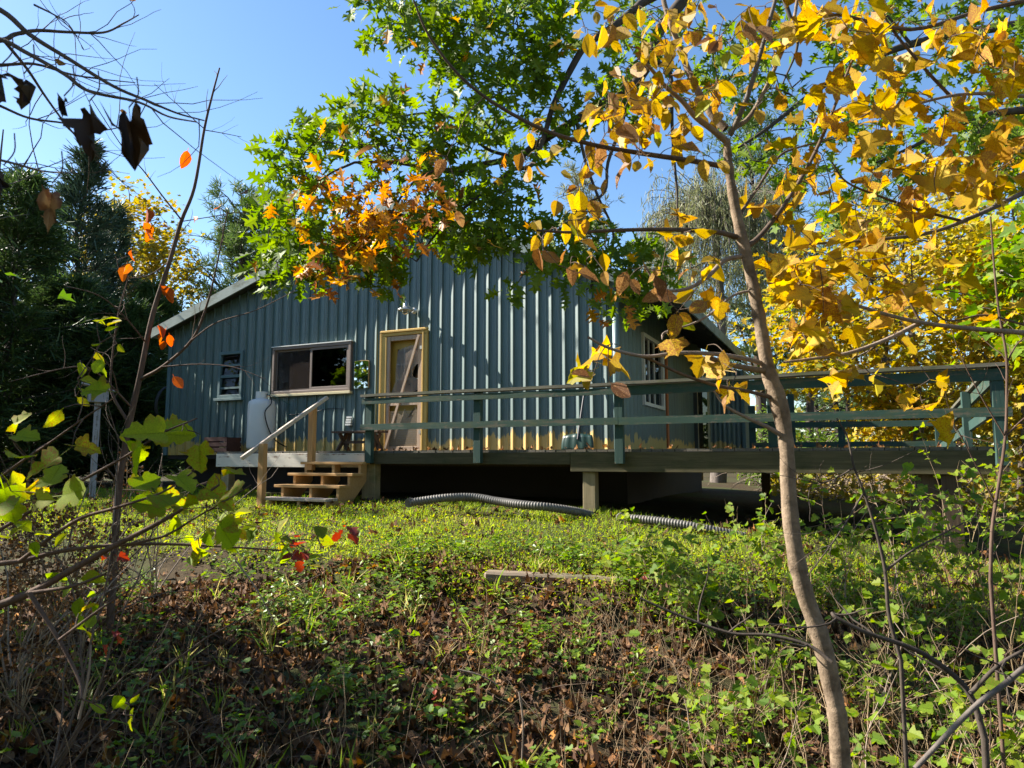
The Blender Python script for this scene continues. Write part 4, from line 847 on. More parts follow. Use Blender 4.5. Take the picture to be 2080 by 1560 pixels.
for px, d, r, h, lab in ((1565, 23, 1.1, 1.9, 'bright green evergreen bush at the end of the cabin wall'), (1660, 24, 1.2, 1.3, 'bright green evergreen bush right of the sapling trunk'), (1735, 26, 1.3, 1.3, 'dull green evergreen bush beneath the brush pile')):
    b = onG(px, d); broadleaf('evergreen_bush', lab, b, b + [0, 0, h * 0.65], (r, r, h * 0.75), 30, 1500, T_SPRAY, L_YEW, 0.22, tr=0.05, clump=0.25, cat='bush', group='evergreen bushes beyond the deck')
for px, d, w in ((1640, 30, 0.2), (1702, 34, 0.16), (1722, 33, 0.12), (1800, 28, 0.22), (1868, 26, 0.12), (1935, 20, 0.1), (2060, 18, 0.1)):
    b = onG(px, d); t = thing('bare_tree', {1640: 'thick dark trunk seen through the rails right of the sapling', 1702: 'left one of two close thin trunks far beyond the deck', 1722: 'right one of two close thin trunks far beyond the deck', 1800: 'dark trunk behind the tangled brush', 1868: 'thin trunk in front of the golden leaves beyond the rails', 1935: 'thin trunk behind the end rail of the deck', 2060: 'thin grey trunk at the right edge behind the deck post'}[px], 'tree', b, 0, 'bare trunks beyond the deck')
    tl = wander(b, (RNG.normal(0, .04), 0, 1), 9, 8, 0.03); link('trunk', tubes_mesh('trunk', [(tl, w, w * 0.5)], B_DARK, 7, b), t)
    link('branches', tubes_mesh('branches', twigs_from(tl, 22, 2.2, 0.2, 0.9, 0.0, 0.02, 0.15), B_GREY, 4, b), t, kind='stuff')
def brush():
    lines = []
    for k in range(420):
        px = RNG.uniform(1580, 1960); d = RNG.uniform(16, 24); b = onG(px, d); lines.append((wander(b, (RNG.normal(0, .7), RNG.normal(0, .5), RNG.uniform(.3, 1)), RNG.uniform(0.8, 2.6), 8, 0.3, -0.06), 0.012, 0.005))
    link('tangled_brush', tubes_mesh('tangled_brush', lines, B_PALE, 4), None, kind='stuff')
    n = 3500; px = RNG.uniform(1560, 2080, n); d = RNG.uniform(15, 24, n); x = (px - 1040) / F * d; pos = np.stack([x, d, G(x, d) + RNG.random(n) ** 2 * 0.9], 1)
    link('brush_leaves', joined('brush_leaves', T_SM, pos, frames(rand_dirs(n), RNG.normal(size=(n, 3)) * .5 + UP), RNG.uniform(.08, .18, n), L_YG), None, kind='stuff')
brush()

# ---- the oak: trunk beyond the right edge, limbs arching over the deck
def pl(pts, d0, d1=None, k=5):
    d1 = d0 if d1 is None else d1; n = len(pts)
    return smooth_line([P(x, y, d0 + (d1 - d0) * i / max(1, n - 1)) for i, (x, y) in enumerate(pts)], k)
def oak():
    base = np.array([8.2, 8.6, float(G(8.2, 8.6))]); t = thing('oak_tree', 'large oak with lobed green and orange leaves arching over the cabin roof', 'tree', base)
    top = np.array([7.6, 8.3, 5.2]); tl = smooth_line([base, [8.1, 8.5, 1.5], [7.9, 8.4, 3.6], top, [7.0, 8.0, 6.8]], 6)
    link('trunk', tubes_mesh('trunk', [(tl, 0.28, 0.14)], B_DARK, 12, base), t)
    A = [list(top)]; start = np.array([[7.7, 8.3, 4.9], [6.0, 7.8, 5.6], [4.0, 7.2, 5.6]])
    limbs = [
        (np.vstack([start, pl([(1560, -110), (1440, -60), (1380, 10), (1335, 70), (1320, 125), (1270, 190), (1210, 217), (1170, 243), (1080, 300), (1050, 320), (960, 337), (900, 345), (800, 330), (720, 330)], 6.9, 6.4)]), 0.075, 0.012),
        (pl([(1440, -60), (1315, 0), (1287, 22), (1235, 62), (1190, 92), (1160, 140), (1135, 190), (1120, 225), (1107, 270), (1080, 335), (1038, 346), (985, 390), (937, 427), (890, 470), (846, 531)], 6.6, 6.2), 0.045, 0.008),
        (pl([(1335, 125), (1362, 150), (1365, 250), (1370, 330), (1376, 400), (1374, 450)], 6.6, 6.6), 0.022, 0.008),
        (pl([(1270, 190), (1265, 245), (1235, 330), (1228, 390), (1180, 420), (1140, 470)], 6.5, 6.4), 0.022, 0.007),
        (pl([(1170, 243), (1190, 330), (1215, 400), (1245, 470), (1235, 540), (1190, 590)], 6.4, 6.6), 0.018, 0.006),
        (pl([(960, 337), (930, 350), (880, 348), (830, 380), (790, 440), (745, 500), (700, 540)], 6.4, 6.1), 0.018, 0.006),
        (pl([(1050, 320), (985, 300), (930, 245), (870, 230), (800, 240), (740, 260)], 6.4, 6.8), 0.018, 0.006),
        (pl([(1190, 92), (1100, 90), (1000, 60), (900, 40), (800, 20)], 6.6, 6.4), 0.02, 0.006),
        (pl([(720, 330), (660, 360), (610, 420), (570, 470)], 6.4, 6.2), 0.012, 0.005),
        (np.vstack([start[:1], pl([(2150, 40), (2000, 60), (1850, 90), (1750, 130), (1650, 190), (1560, 260), (1500, 300)], 8.0, 7.0)]), 0.06, 0.012),
        (np.vstack([start[:1] + [0, 0, -.6], pl([(2150, 220), (2020, 230), (1930, 260), (1850, 300), (1780, 330)], 7.6, 7.2)]), 0.05, 0.01),
        (pl([(1850, 90), (1800, 30), (1740, -20)], 7.4, 7.2), 0.02, 0.01), (pl([(1560, -110), (1600, 20), (1620, 90), (1590, 170)], 6.9, 6.9), 0.03, 0.008)]
    for ln, a, b in limbs: link('branch', tubes_mesh('branch', [(ln, a, b)], B_DARK, 8, base), t)
    wood_pts = np.vstack([l[0][::2] for l in limbs])
    regs = [
        ([(548, 575), (535, 480), (548, 345), (600, 270), (650, 228), (720, 195), (800, 185), (870, 205), (960, 190), (1020, 220), (1060, 270), (1062, 380), (1040, 470), (990, 520), (930, 520), (860, 500), (805, 530), (800, 570), (700, 575), (620, 560)], 210, 5.9, 6.9),
        ([(735, -20), (1195, -20), (1150, 110), (1120, 200), (1060, 180), (990, 195), (940, 160), (870, 130), (850, 85), (760, 75)], 105, 6.0, 6.8),
        ([(1020, 470), (1150, 430), (1330, 480), (1345, 570), (1290, 600), (1230, 655), (1175, 590), (1130, 540), (1060, 560), (1030, 620), (985, 560)], 46, 6.0, 6.8),
        ([(1230, -30), (2100, -30), (2100, 400), (1930, 330), (1800, 400), (1690, 470), (1560, 430), (1520, 300), (1400, 190), (1260, 160)], 165, 6.5, 8.3),
        ([(1060, 230), (1250, 120), (1350, 190), (1290, 260), (1180, 250), (1100, 330)], 20, 6.3, 6.8),
        ([(1240, 590), (1330, 560), (1320, 640), (1260, 650)], 6, 6.5, 6.8)]
    nodes = []
    for poly, n, a, b in regs:
        for x, y in sample_poly(poly, n): nodes.append(P(x, y, RNG.uniform(a, b)))
    tw = connect(nodes, wood_pts, 0.006, 0.08); tw = tw[:]
    pos = []; dirs = []; org = []
    for q in nodes:
        px, py = (float(c[0]) for c in pix(q)); dist = min(np.hypot((px - 760) / 150, (py - 410) / 110), np.hypot((px - 690) / 110, (py - 575) / 45), np.hypot((px - 1235) / 45, (py - 635) / 50) + 0.4, np.hypot((px - 1450) / 80, (py - 190) / 60) + 0.3)
        m = int(RNG.integers(8, 13)); w = unit(q - wood_pts[np.argmin(np.linalg.norm(wood_pts - q, axis=1))] + RNG.normal(0, 0.1, 3))
        for _ in range(m):
            pos.append(q + RNG.normal(0, 0.09, 3) * [1, 1, 0.7]); dirs.append(w * 0.7 + RNG.normal(0, 0.75, 3) + [0, 0, -0.25]); org.append(RNG.random() < np.clip(1.12 - dist, 0.012, 0.78))
    pos = np.array(pos); dirs = unit(np.array(dirs)); org = np.array(org); R = frames(dirs, RNG.normal(size=pos.shape) * 0.55 + UP * 0.7 + np.array([0, -0.5, 0])); sz = RNG.uniform(0.105, 0.185, len(pos))
    link('twigs', tubes_mesh('twigs', tw, B_DARK, 5, base), t, kind='stuff')
    pos[org] -= unit(pos[org]) * 0.5; no = int(org.sum()); k = min(no, 90)
    leaf_objects(t, T_OAK, 'oak', pos[~org], R[~org], sz[~org], L_OAK, 210); leaf_objects(t, T_OAK, 'oak', pos[org], R[org], sz[org], L_OAKO, k)
oak()

# ---- yellow sapling in front, with oval and lobed leaves
def clusters(specs, d0, d1):
    out = []
    for cx, cy, rx, ry, n in specs:
        for _ in range(n):
            a = RNG.uniform(0, 6.283); r = math.sqrt(RNG.random()); out.append(P(cx + rx * r * math.cos(a), cy + ry * r * math.sin(a), RNG.uniform(d0, d1)))
    return np.array(out)
def hang_leaves(t, nodes, tps, key, mat, size, nmax, droop=0.5, face=0.5, jit=0.6, per=1):
    pos = np.repeat(nodes, per, 0); n = len(pos)
    d = unit(RNG.normal(size=(n, 3)) * [1, 0.7, 0.6] + [0, 0, -droop]); R = frames(d, RNG.normal(size=(n, 3)) * jit + UP * 0.6 + np.array([0, -1, 0]) * face)
    leaf_objects(t, tps, key, pos, R, size * RNG.uniform(0.7, 1.25, n), mat, nmax)
def sapling():
    base = P(1712, 1560, 2.42); base[2] = float(G(base[0], base[1])); t = thing('sapling', 'slender young tree with yellow leaves and a bent pale trunk in front of the deck', 'tree', base)
    D = 2.42
    tr = [base + [0.0, 0, -0.05]] + [P(x, y, D) for x, y in ((1708, 1560), (1700, 1450), (1690, 1400), (1668, 1300), (1636, 1210), (1615, 1120), (1603, 1020), (1597, 900), (1582, 820), (1560, 750), (1541, 640), (1521, 540), (1499, 450), (1483, 360), (1476, 285))]
    tr = smooth_line(tr, 5); rad = np.array([0.040, 0.031, 0.029, 0.029, 0.030, 0.029, 0.027, 0.026, 0.0245, 0.030, 0.0245, 0.0205, 0.0195, 0.0185, 0.0155, 0.014])
    rr = np.interp(np.linspace(0, 1, len(tr)), np.linspace(0, 1, len(rad)), rad) + RNG.normal(0, 0.0012, len(tr))
    link('trunk', tubes_mesh('trunk', [(tr, rr, 0)], B_SAP, 14, base), t)
    br = [([(1477, 288), (1445, 262), (1411, 236), (1385, 205), (1350, 174), (1322, 140), (1298, 118)], 2.42, 2.3, .012, .005, B_PALE),
          ([(1474, 262), (1440, 225), (1405, 160), (1380, 95), (1350, 10), (1340, -60)], 2.42, 2.5, .015, .008, B_SAP),
          ([(1482, 275), (1500, 240), (1522, 185), (1547, 100), (1575, 0), (1590, -60)], 2.42, 2.3, .011, .006, B_GREY),
          ([(1490, 262), (1520, 240), (1545, 200), (1580, 125), (1610, 50), (1622, -20)], 2.42, 2.5, .009, .006, B_SAP),
          ([(1482, 340), (1400, 326), (1300, 311), (1200, 293), (1100, 262), (1000, 207), (930, 150), (870, 70), (840, 0)], 2.42, 2.1, .010, .003, B_TWIG),
          ([(1499, 482), (1450, 471), (1350, 466), (1250, 468), (1160, 472), (1090, 468)], 2.42, 2.2, .010, .004, B_TWIG),
          ([(1512, 505), (1545, 478), (1590, 420), (1640, 340), (1682, 250), (1720, 150), (1745, 90)], 2.42, 2.6, .010, .004, B_TWIG),
          ([(1508, 520), (1470, 530), (1440, 560), (1400, 585), (1355, 590), (1330, 570), (1310, 540)], 2.42, 2.3, .009, .004, B_PALE),
          ([(1548, 738), (1510, 728), (1450, 719), (1380, 717), (1310, 724), (1240, 708), (1195, 685)], 2.42, 2.2, .009, .004, B_PALE),
          ([(1562, 755), (1520, 748), (1480, 740), (1445, 728)], 2.42, 2.3, .011, .009, B_SAP),
          ([(1580, 812), (1520, 795), (1450, 782), (1380, 758), (1315, 728), (1265, 716)], 2.42, 2.25, .007, .004, B_TWIG),
          ([(1596, 890), (1560, 868), (1510, 845), (1475, 825), (1450, 795)], 2.42, 2.3, .009, .003, B_PALE),
          ([(1500, 440), (1540, 380), (1580, 320), (1620, 300), (1700, 280)], 2.42, 2.6, .006, .003, B_TWIG),
          ([(1530, 590), (1490, 600), (1440, 640), (1400, 660), (1350, 675), (1345, 690)], 2.42, 2.3, .005, .002, B_PALE)]
    wp = [tr[::3]]
    for pts, a, b, r0, r1, m in br:
        ln = pl(pts, a, b); wp.append(ln[::2]); link('branch', tubes_mesh('branch', [(ln, r0, r1)], m, 8, base), t)
    wp = np.vstack(wp)
    ov = clusters([(1330, 60, 110, 65, 34), (1290, 190, 90, 70, 34), (1365, 215, 100, 60, 26), (1250, 245, 85, 55, 18), (1310, 290, 80, 45, 12), (1185, 395, 70, 60, 13), (1140, 450, 60, 50, 9), (1170, 330, 50, 50, 6), (1078, 330, 35, 40, 5), (1500, 130, 100, 100, 26), (1560, 60, 80, 60, 16), (1600, 365, 45, 65, 7), (1440, 325, 35, 20, 4), (1380, 480, 40, 20, 3), (1200, 525, 50, 30, 5), (1400, 535, 70, 30, 5), (1375, 625, 12, 20, 3), (1100, 250, 40, 20, 3), (1450, 560, 60, 60, 6), (1220, 40, 60, 50, 14), (1430, 30, 60, 40, 10)], 2.15, 2.55)
    mp = clusters([(1610, 590, 35, 35, 5), (1635, 690, 50, 45, 10), (1480, 590, 20, 20, 2), (1490, 765, 25, 30, 3), (1240, 705, 40, 10, 2), (1210, 745, 30, 12, 2), (1430, 695, 12, 8, 1), (1358, 680, 10, 8, 1), (1610, 520, 45, 35, 6), (1660, 610, 55, 45, 9), (1390, 490, 30, 20, 3)], 2.2, 2.55)
    dr = clusters([(925, 425, 5, 5, 1), (770, 292, 5, 5, 1), (800, 345, 5, 5, 1), (905, 318, 8, 8, 1), (1480, 800, 8, 10, 1), (1330, 560, 60, 50, 5), (1100, 505, 30, 12, 3), (1150, 540, 30, 20, 3), (1500, 60, 70, 40, 5), (1225, 770, 30, 12, 2), (1290, 270, 80, 60, 8)], 2.1, 2.4)
    link('twigs', tubes_mesh('twigs', connect(np.vstack([ov, mp, dr]), wp, 0.0022, 0.06), B_TWIG, 5, base), t, kind='stuff')
    hang_leaves(t, ov, T_OVAL, 'oval', L_OVAL, 0.070, 215, droop=0.9); hang_leaves(t, mp, T_MAPLE, 'maple', L_MAP, 0.082, 60, droop=0.3, face=0.25); hang_leaves(t, dr, T_OVAL, 'oval', L_DRYO, 0.075, 25, droop=0.9)
sapling()
def maple_boughs():
    base = np.array([3.4, 2.9, float(G(3.4, 2.9))]); t = thing('young_maple', 'maple beyond the right edge reaching in with large golden leaves', 'tree', base)
    tl = smooth_line([base, [3.38, 2.9, 0.0], [3.3, 2.95, 1.4], [3.2, 3.0, 2.8]], 6); link('trunk', tubes_mesh('trunk', [(tl, 0.07, 0.04)], B_GREY, 10, base), t)
    br = [([(2500, 760), (2200, 690), (2080, 676), (1980, 668), (1870, 655), (1770, 630), (1660, 592), (1560, 575)], 2.9, 2.5, .014, .004, B_PALE), ([(1870, 655), (1800, 690), (1720, 718), (1640, 730), (1592, 736)], 2.7, 2.5, .009, .004, B_PALE),
          ([(2500, 300), (2200, 350), (2080, 392), (2000, 430), (1900, 470), (1800, 485), (1700, 492), (1590, 500)], 2.9, 2.6, .013, .004, B_GREY), ([(1950, 448), (1880, 430), (1790, 400), (1720, 370), (1690, 330)], 2.75, 2.6, .006, .003, B_TWIG),
          ([(2500, 160), (2200, 185), (2080, 195), (2000, 190), (1930, 195), (1850, 215), (1770, 238)], 2.9, 2.6, .010, .004, B_PALE), ([(2500, -60), (2200, -20), (2000, 20), (1850, 60), (1700, 30), (1600, 50)], 2.9, 2.5, .012, .004, B_TWIG),
          ([(1870, 655), (1840, 600), (1800, 540), (1770, 500)], 2.7, 2.7, .005, .002, B_TWIG), ([(1930, 195), (1870, 130), (1800, 40), (1780, -40)], 2.75, 2.6, .007, .004, B_TWIG), ([(2080, 660), (2000, 640), (1920, 650), (1860, 590), (1850, 520)], 2.8, 2.7, .005, .002, B_TWIG)]
    wp = [tl[::3]]
    for pts, a, b, r0, r1, m in br:
        ln = pl(pts, a, b); wp.append(ln[::2]); link('branch', tubes_mesh('branch', [(ln, r0, r1)], m, 8, base), t)
    mp = clusters([(1640, 60, 120, 60, 15), (1800, 60, 140, 75, 26), (1980, 60, 110, 85, 22), (1800, 180, 80, 60, 12), (1920, 230, 60, 45, 8), (1640, 230, 80, 60, 9), (1760, 250, 60, 50, 8), (1970, 340, 130, 65, 24), (1810, 320, 110, 55, 14), (1640, 320, 60, 45, 7), (1840, 395, 140, 45, 12), (1690, 400, 60, 40, 6), (1600, 430, 50, 40, 4), (1680, 540, 90, 35, 8), (1700, 620, 70, 50, 8), (1760, 560, 90, 50, 10), (1850, 560, 90, 60, 8), (1860, 650, 40, 40, 4), (1875, 800, 55, 35, 5), (1745, 750, 35, 25, 4), (2040, 290, 50, 60, 10), (2045, 130, 40, 50, 8), (1730, 470, 90, 25, 8), (2060, 620, 25, 40, 3)], 2.3, 3.0)
    link('twigs', tubes_mesh('twigs', connect(mp, np.vstack(wp), 0.0022, 0.06), B_TWIG, 5, base), t, kind='stuff')
    hang_leaves(t, mp, T_MAPLE, 'maple', L_MAP, 0.088, 300, droop=0.35, face=0.3, jit=0.55)
maple_boughs()

# ---- left foreground: bare stems, lime-leaved bush, hanging withered leaves
def stem_tree(name, label, cat, base, stems, mat, twn=0, twl=0.3, group=None, side_mat=None):
    base = np.array(base, float); t = thing(name, label, cat, base, 0, group); lines = []
    for ln, r0, r1 in stems: link('stem', tubes_mesh('stem', [(ln, r0, r1)], mat, 8, base), t)
    for ln, r0, r1 in stems:
        if twn: lines += twigs_from(ln, twn, twl, 0.16, 0.7, 0.06, max(0.0016, r1 * 0.7), 0.25)
    if lines: link('twigs', tubes_mesh('twigs', lines, side_mat or mat, 4, base), t, kind='stuff')
    return t, [l for l in stems], lines
D = 5.5; b = P(236, 1052, D); b[2] = float(G(b[0], b[1]))
t, _, _ = stem_tree('bare_sapling', 'tall bare sapling with a few red leaves rising left of the cabin into the sky', 'tree', b,
    [(np.vstack([[b], pl([(240, 1000), (246, 955), (265, 850), (285, 760), (310, 640), (345, 530), (368, 450), (395, 380), (415, 262), (432, 190), (446, 138)], D)]), 0.029, 0.006),
     (pl([(368, 446), (330, 398), (290, 345), (250, 300), (185, 200)], D, 5.0), 0.0070, 0.0028), (pl([(415, 262), (380, 230), (313, 170)], D), 0.0042, 0.0021), (pl([(415, 264), (450, 270), (490, 278)], D), 0.0042, 0.0021),
     (pl([(285, 770), (330, 745), (390, 690), (420, 620), (440, 540), (462, 430)], D, 5.0), 0.0140, 0.0042), (pl([(262, 860), (230, 805), (225, 760), (240, 640), (262, 560)], D, 5.6), 0.0126, 0.0042),
     (pl([(390, 690), (440, 655), (520, 630), (600, 590)], 5.2, 5.0), 0.0056, 0.0021), (pl([(330, 745), (400, 740), (470, 745), (540, 770)], 5.2, 5.0), 0.0056, 0.0021), (pl([(368, 450), (430, 440), (480, 432), (540, 430)], D), 0.0042, 0.0021),
     (pl([(300, 700), (250, 640), (200, 600), (130, 580)], D, 4.8), 0.0070, 0.0028), (pl([(345, 530), (300, 560), (250, 560), (235, 520)], D), 0.0056, 0.0028), (pl([(270, 830), (200, 760), (150, 745), (20, 775)], D, 4.6), 0.0084, 0.0028)], B_RED, 4, 0.3)
nd = np.vstack([clusters([(300, 440, 14, 30, 4), (400, 440, 14, 6, 1), (430, 425, 6, 6, 1), (268, 525, 10, 25, 3), (330, 570, 8, 10, 1), (335, 660, 20, 12, 2), (345, 690, 6, 18, 2), (345, 760, 6, 10, 1), (385, 300, 5, 3, 1)], 5.3, 5.5)])
hang_leaves(t, nd, T_OVAL, 'oval', L_ORED, 0.13, 30, droop=1.8, jit=0.7)
D = 1.9
t, stems, tw = stem_tree('bare_tree', 'bare twiggy branches reaching in from the upper left corner', 'tree', [-2.4, 1.9, float(G(-2.4, 1.9))],
    [(smooth_line([[-2.4, 1.9, float(G(-2.4, 1.9))], [-2.3, 1.9, -0.4], [-2.1, 1.9, 0.5], [-1.9, 1.9, 1.2]]), 0.03, 0.016),
     (np.vstack([[[-1.95, 1.9, 1.05]], pl([(-120, -30), (0, 20), (60, 70), (140, 120), (230, 175), (300, 205), (360, 230), (415, 245)], D)]), .009, .0018), (np.vstack([[[-1.95, 1.9, 1.0]], pl([(-120, 90), (0, 82), (30, 70), (75, 62), (135, 65), (210, 66), (250, 48), (282, 30)], D, 2.1)]), .008, .0016),
     (np.vstack([[[-2.0, 1.9, 0.9]], pl([(-100, 60), (0, 80), (50, 105), (130, 150), (180, 185), (280, 207), (340, 236), (400, 248)], D, 1.8)]), .008, .0018), (np.vstack([[[-2.0, 1.9, 0.8]], pl([(-100, 130), (0, 132), (70, 130), (140, 150), (200, 160), (275, 168)], D, 2.2)]), .006, .0015),
     (pl([(10, 85), (55, 140), (95, 200), (140, 260), (180, 300), (210, 330)], D, 2.2), .005, .0016), (pl([(0, 215), (60, 240), (130, 250), (200, 265), (260, 255)], D, 2.3), .004, .0015), (pl([(0, 325), (40, 335), (90, 348), (160, 352)], D, 1.7), .004, .0015), (pl([(70, 10), (110, 30), (140, 50), (170, 100)], D, 2.4), .003, .001)], B_TWIG, 7, 0.3)
link('leaf_spray', joined('leaf_spray', T_OVAL, np.array([l[-1] for l, *_ in tw[::9]]), frames(rand_dirs(len(tw[::9]), 0.6), RNG.normal(size=(len(tw[::9]), 3))), 0.03, L_DRYO, t.location), t, kind='stuff')
hl = [((48, 150), 62, 'crescent-shaped withered leaf hanging near the left edge of the sky'), ((130, 195), 42, 'smallest withered leaf hanging between two larger ones'), ((182, 205), 105, 'long withered leaf hanging left of the widest one'), ((262, 218), 118, 'widest withered leaf hanging against the blue sky'),
      ((4, 130), 95, 'withered leaf cut by the left edge of the photo'), ((106, 372), 90, 'withered brown leaf with glowing orange tip below the others'), ((8, 335), 80, 'withered leaf hanging at the left edge over the spruces')]
for (x, y), L_, lab in hl:
    q = P(x, y, 1.25); sz = L_ / F * 1.25 * 1.0; M_ = L_BLACK if 'orange' not in lab else L_DRYO
    o = thing('withered_leaf', lab, 'leaf', q, 0, 'withered leaves hanging at the upper left')
    V, sz_, lp, fl = tpl(MAPLE, bend=0.12, fold=0.5, curl=0.5, petiole=0.25, seed=int(x) + 5, wob=0.3)
    V = V * [0.5 if L_ > 100 else 0.42, 1, 0.8]; d = unit(np.array([[RNG.normal(0, .15), RNG.normal(0, .12), -1.0]])); R = frames(d, np.array([[RNG.normal(0, .35), -1, 0.1]]))[0]
    me = raw_mesh('blade', (V * sz) @ R.T, sz_, lp, M_, np.full(len(sz_), RNG.random()), fl, smooth=True); link('blade', me, o)
    MB().tube(smooth_line([(0, 0, 0), (0.01, 0.01, 0.03), (0.0, 0.02, 0.07)]), 0.0012).build('leaf_stalk', B_TWIG, o)
def lime_bush():
    D = 1.9; base = P(-60, 1400, 1.9); base[2] = float(G(base[0], base[1])); t = thing('lime_bush', 'spreading bush with large lime leaves in the lower left shade', 'bush', base)
    br = [([(-60, 1250), (60, 1205), (150, 1155), (230, 1110), (330, 1058), (400, 1015), (445, 985)], 2.0, 1.9, .012, .003), ([(-60, 1150), (40, 1140), (120, 1120), (220, 1108), (330, 1105), (450, 1110), (570, 1118)], 2.0, 2.1, .008, .0025), ([(60, 1205), (150, 1190), (215, 1165)], 1.95, 1.9, .006, .003),
          ([(-40, 1100), (60, 1040), (160, 980), (250, 930), (330, 880), (400, 850)], 2.1, 1.9, .006, .002), ([(40, 1140), (150, 1060), (240, 1030), (330, 1000), (390, 960)], 2.0, 1.85, .006, .002), ([(60, 1205), (120, 1300), (160, 1380), (165, 1420)], 1.9, 1.8, .006, .003), ([(230, 1110), (330, 1090), (400, 1050), (470, 1010), (510, 985)], 1.95, 1.9, .004, .0015),
          ([(-40, 1000), (40, 940), (100, 900), (170, 850), (230, 810)], 2.1, 1.9, .004, .002), ([(120, 1300), (200, 1240), (260, 1200)], 1.8, 1.8, .004, .002)]
    root = smooth_line([base, (base + P(-60, 1250, 2.0)) / 2, P(-60, 1250, 2.0)]); wp = [root]; link('stem', tubes_mesh('stem', [(root, .018, .012)], B_TWIG, 8, base), t)
    for pts, a, b_, r0, r1 in br:
        ln = pl(pts, a, b_); wp.append(ln); link('stem', tubes_mesh('stem', [(ln, r0, r1)], B_RED, 7, base), t)
    big = clusters([(235, 800, 8, 8, 1), (238, 872, 10, 6, 1), (300, 885, 14, 8, 2), (372, 868, 14, 8, 2), (410, 880, 6, 6, 1), (55, 930, 12, 6, 1), (60, 1020, 14, 8, 2), (338, 950, 10, 5, 1), (250, 998, 8, 4, 1), (302, 1000, 8, 4, 1), (360, 1030, 20, 10, 3), (385, 972, 8, 6, 1), (135, 910, 14, 10, 2), (18, 885, 10, 10, 2), (440, 965, 5, 4, 1), (5, 960, 8, 10, 2), (100, 1000, 20, 12, 2), (420, 1040, 20, 10, 2), (20, 990, 10, 8, 1)], 1.75, 2.05)
    sm = clusters([(220, 670, 30, 40, 6), (195, 720, 40, 30, 4), (400, 1110, 70, 30, 10), (560, 1110, 60, 30, 10), (640, 1120, 40, 40, 5), (150, 800, 60, 60, 4), (170, 1190, 30, 30, 6), (160, 1260, 20, 30, 5), (250, 1440, 40, 20, 6), (90, 1080, 60, 30, 8), (480, 1060, 60, 30, 8)], 1.8, 2.4)
    link('twigs', tubes_mesh('twigs', connect(np.vstack([big, sm]), np.vstack(wp), 0.002, 0.05), B_RED, 5, base), t, kind='stuff')
    hang_leaves(t, big, T_CUR, 'cur', L_LIME, 0.088, 60, droop=0.15, face=0.55, jit=0.25); hang_leaves(t, sm, T_OVAL, 'oval2', L_LIME, 0.05, 110, droop=0.1, face=0.1, jit=0.35)
    rd = clusters([(595, 1120, 40, 14, 5), (600, 1100, 20, 10, 2), (705, 1072, 14, 12, 3), (225, 1290, 14, 20, 3), (240, 1140, 20, 16, 2)], 2.0, 2.3); hang_leaves(t, rd, T_CUR, 'cur', L_RED, 0.034, 20, droop=0.3)
lime_bush()
def left_tangle():                               # leafless shrubs between bush and cabin
    for k, (px, d, n, lab) in enumerate(((60, 4.6, 9, 'leafless grey shrub at the left edge before the dark cedars'), (190, 5.4, 8, 'leafless shrub of thin arching stems beside the bird house post'), (330, 6.6, 7, 'thin leafless shrub in front of the left cabin corner'), (130, 3.4, 8, 'tangled leafless shrub above the lime leaves'))):
        b = onG(px, d); stems = [(wander(b, (RNG.normal(0.1, .45), RNG.normal(0, .3), 1), RNG.uniform(.9, 1.9), 10, 0.13, -0.02), 0.007, 0.002) for _ in range(n)]
        stem_tree('leafless_shrub', lab, 'shrub', b, stems, [B_PALE, B_TWIG][k % 2], 8, 0.5, 'leafless shrubs on the left')
    for k, (px, d) in enumerate(((40, 5.5), (110, 6.2), (190, 5.0), (80, 4.2), (250, 6.0))):
        b = onG(px, d); t, st_, tw = stem_tree('dried_weed', ['dried brown weed with seed heads at the far left', 'dried brown weed left of the bird house', 'dried brown weed below the bird house', 'dried brown weed low in the left shade', 'dried brown weed right of the bird house'][k], 'plant', b, [(wander(b, (RNG.normal(0, .2), RNG.normal(0, .2), 1), RNG.uniform(.9, 1.4), 8, 0.06), 0.004, 0.002) for _ in range(6)], B_DRY, 9, 0.2, 'dried weeds on the left')
        q = np.vstack([l[2:] for l, *_ in tw]); q = np.repeat(q, 3, 0) + RNG.normal(0, 0.02, (len(q) * 3, 3))
        link('seed_heads', joined('seed_heads', T_RD, q, frames(rand_dirs(len(q)), rand_dirs(len(q))), RNG.uniform(.012, .03, len(q)), L_LIT, b), t, kind='stuff')
left_tangle()

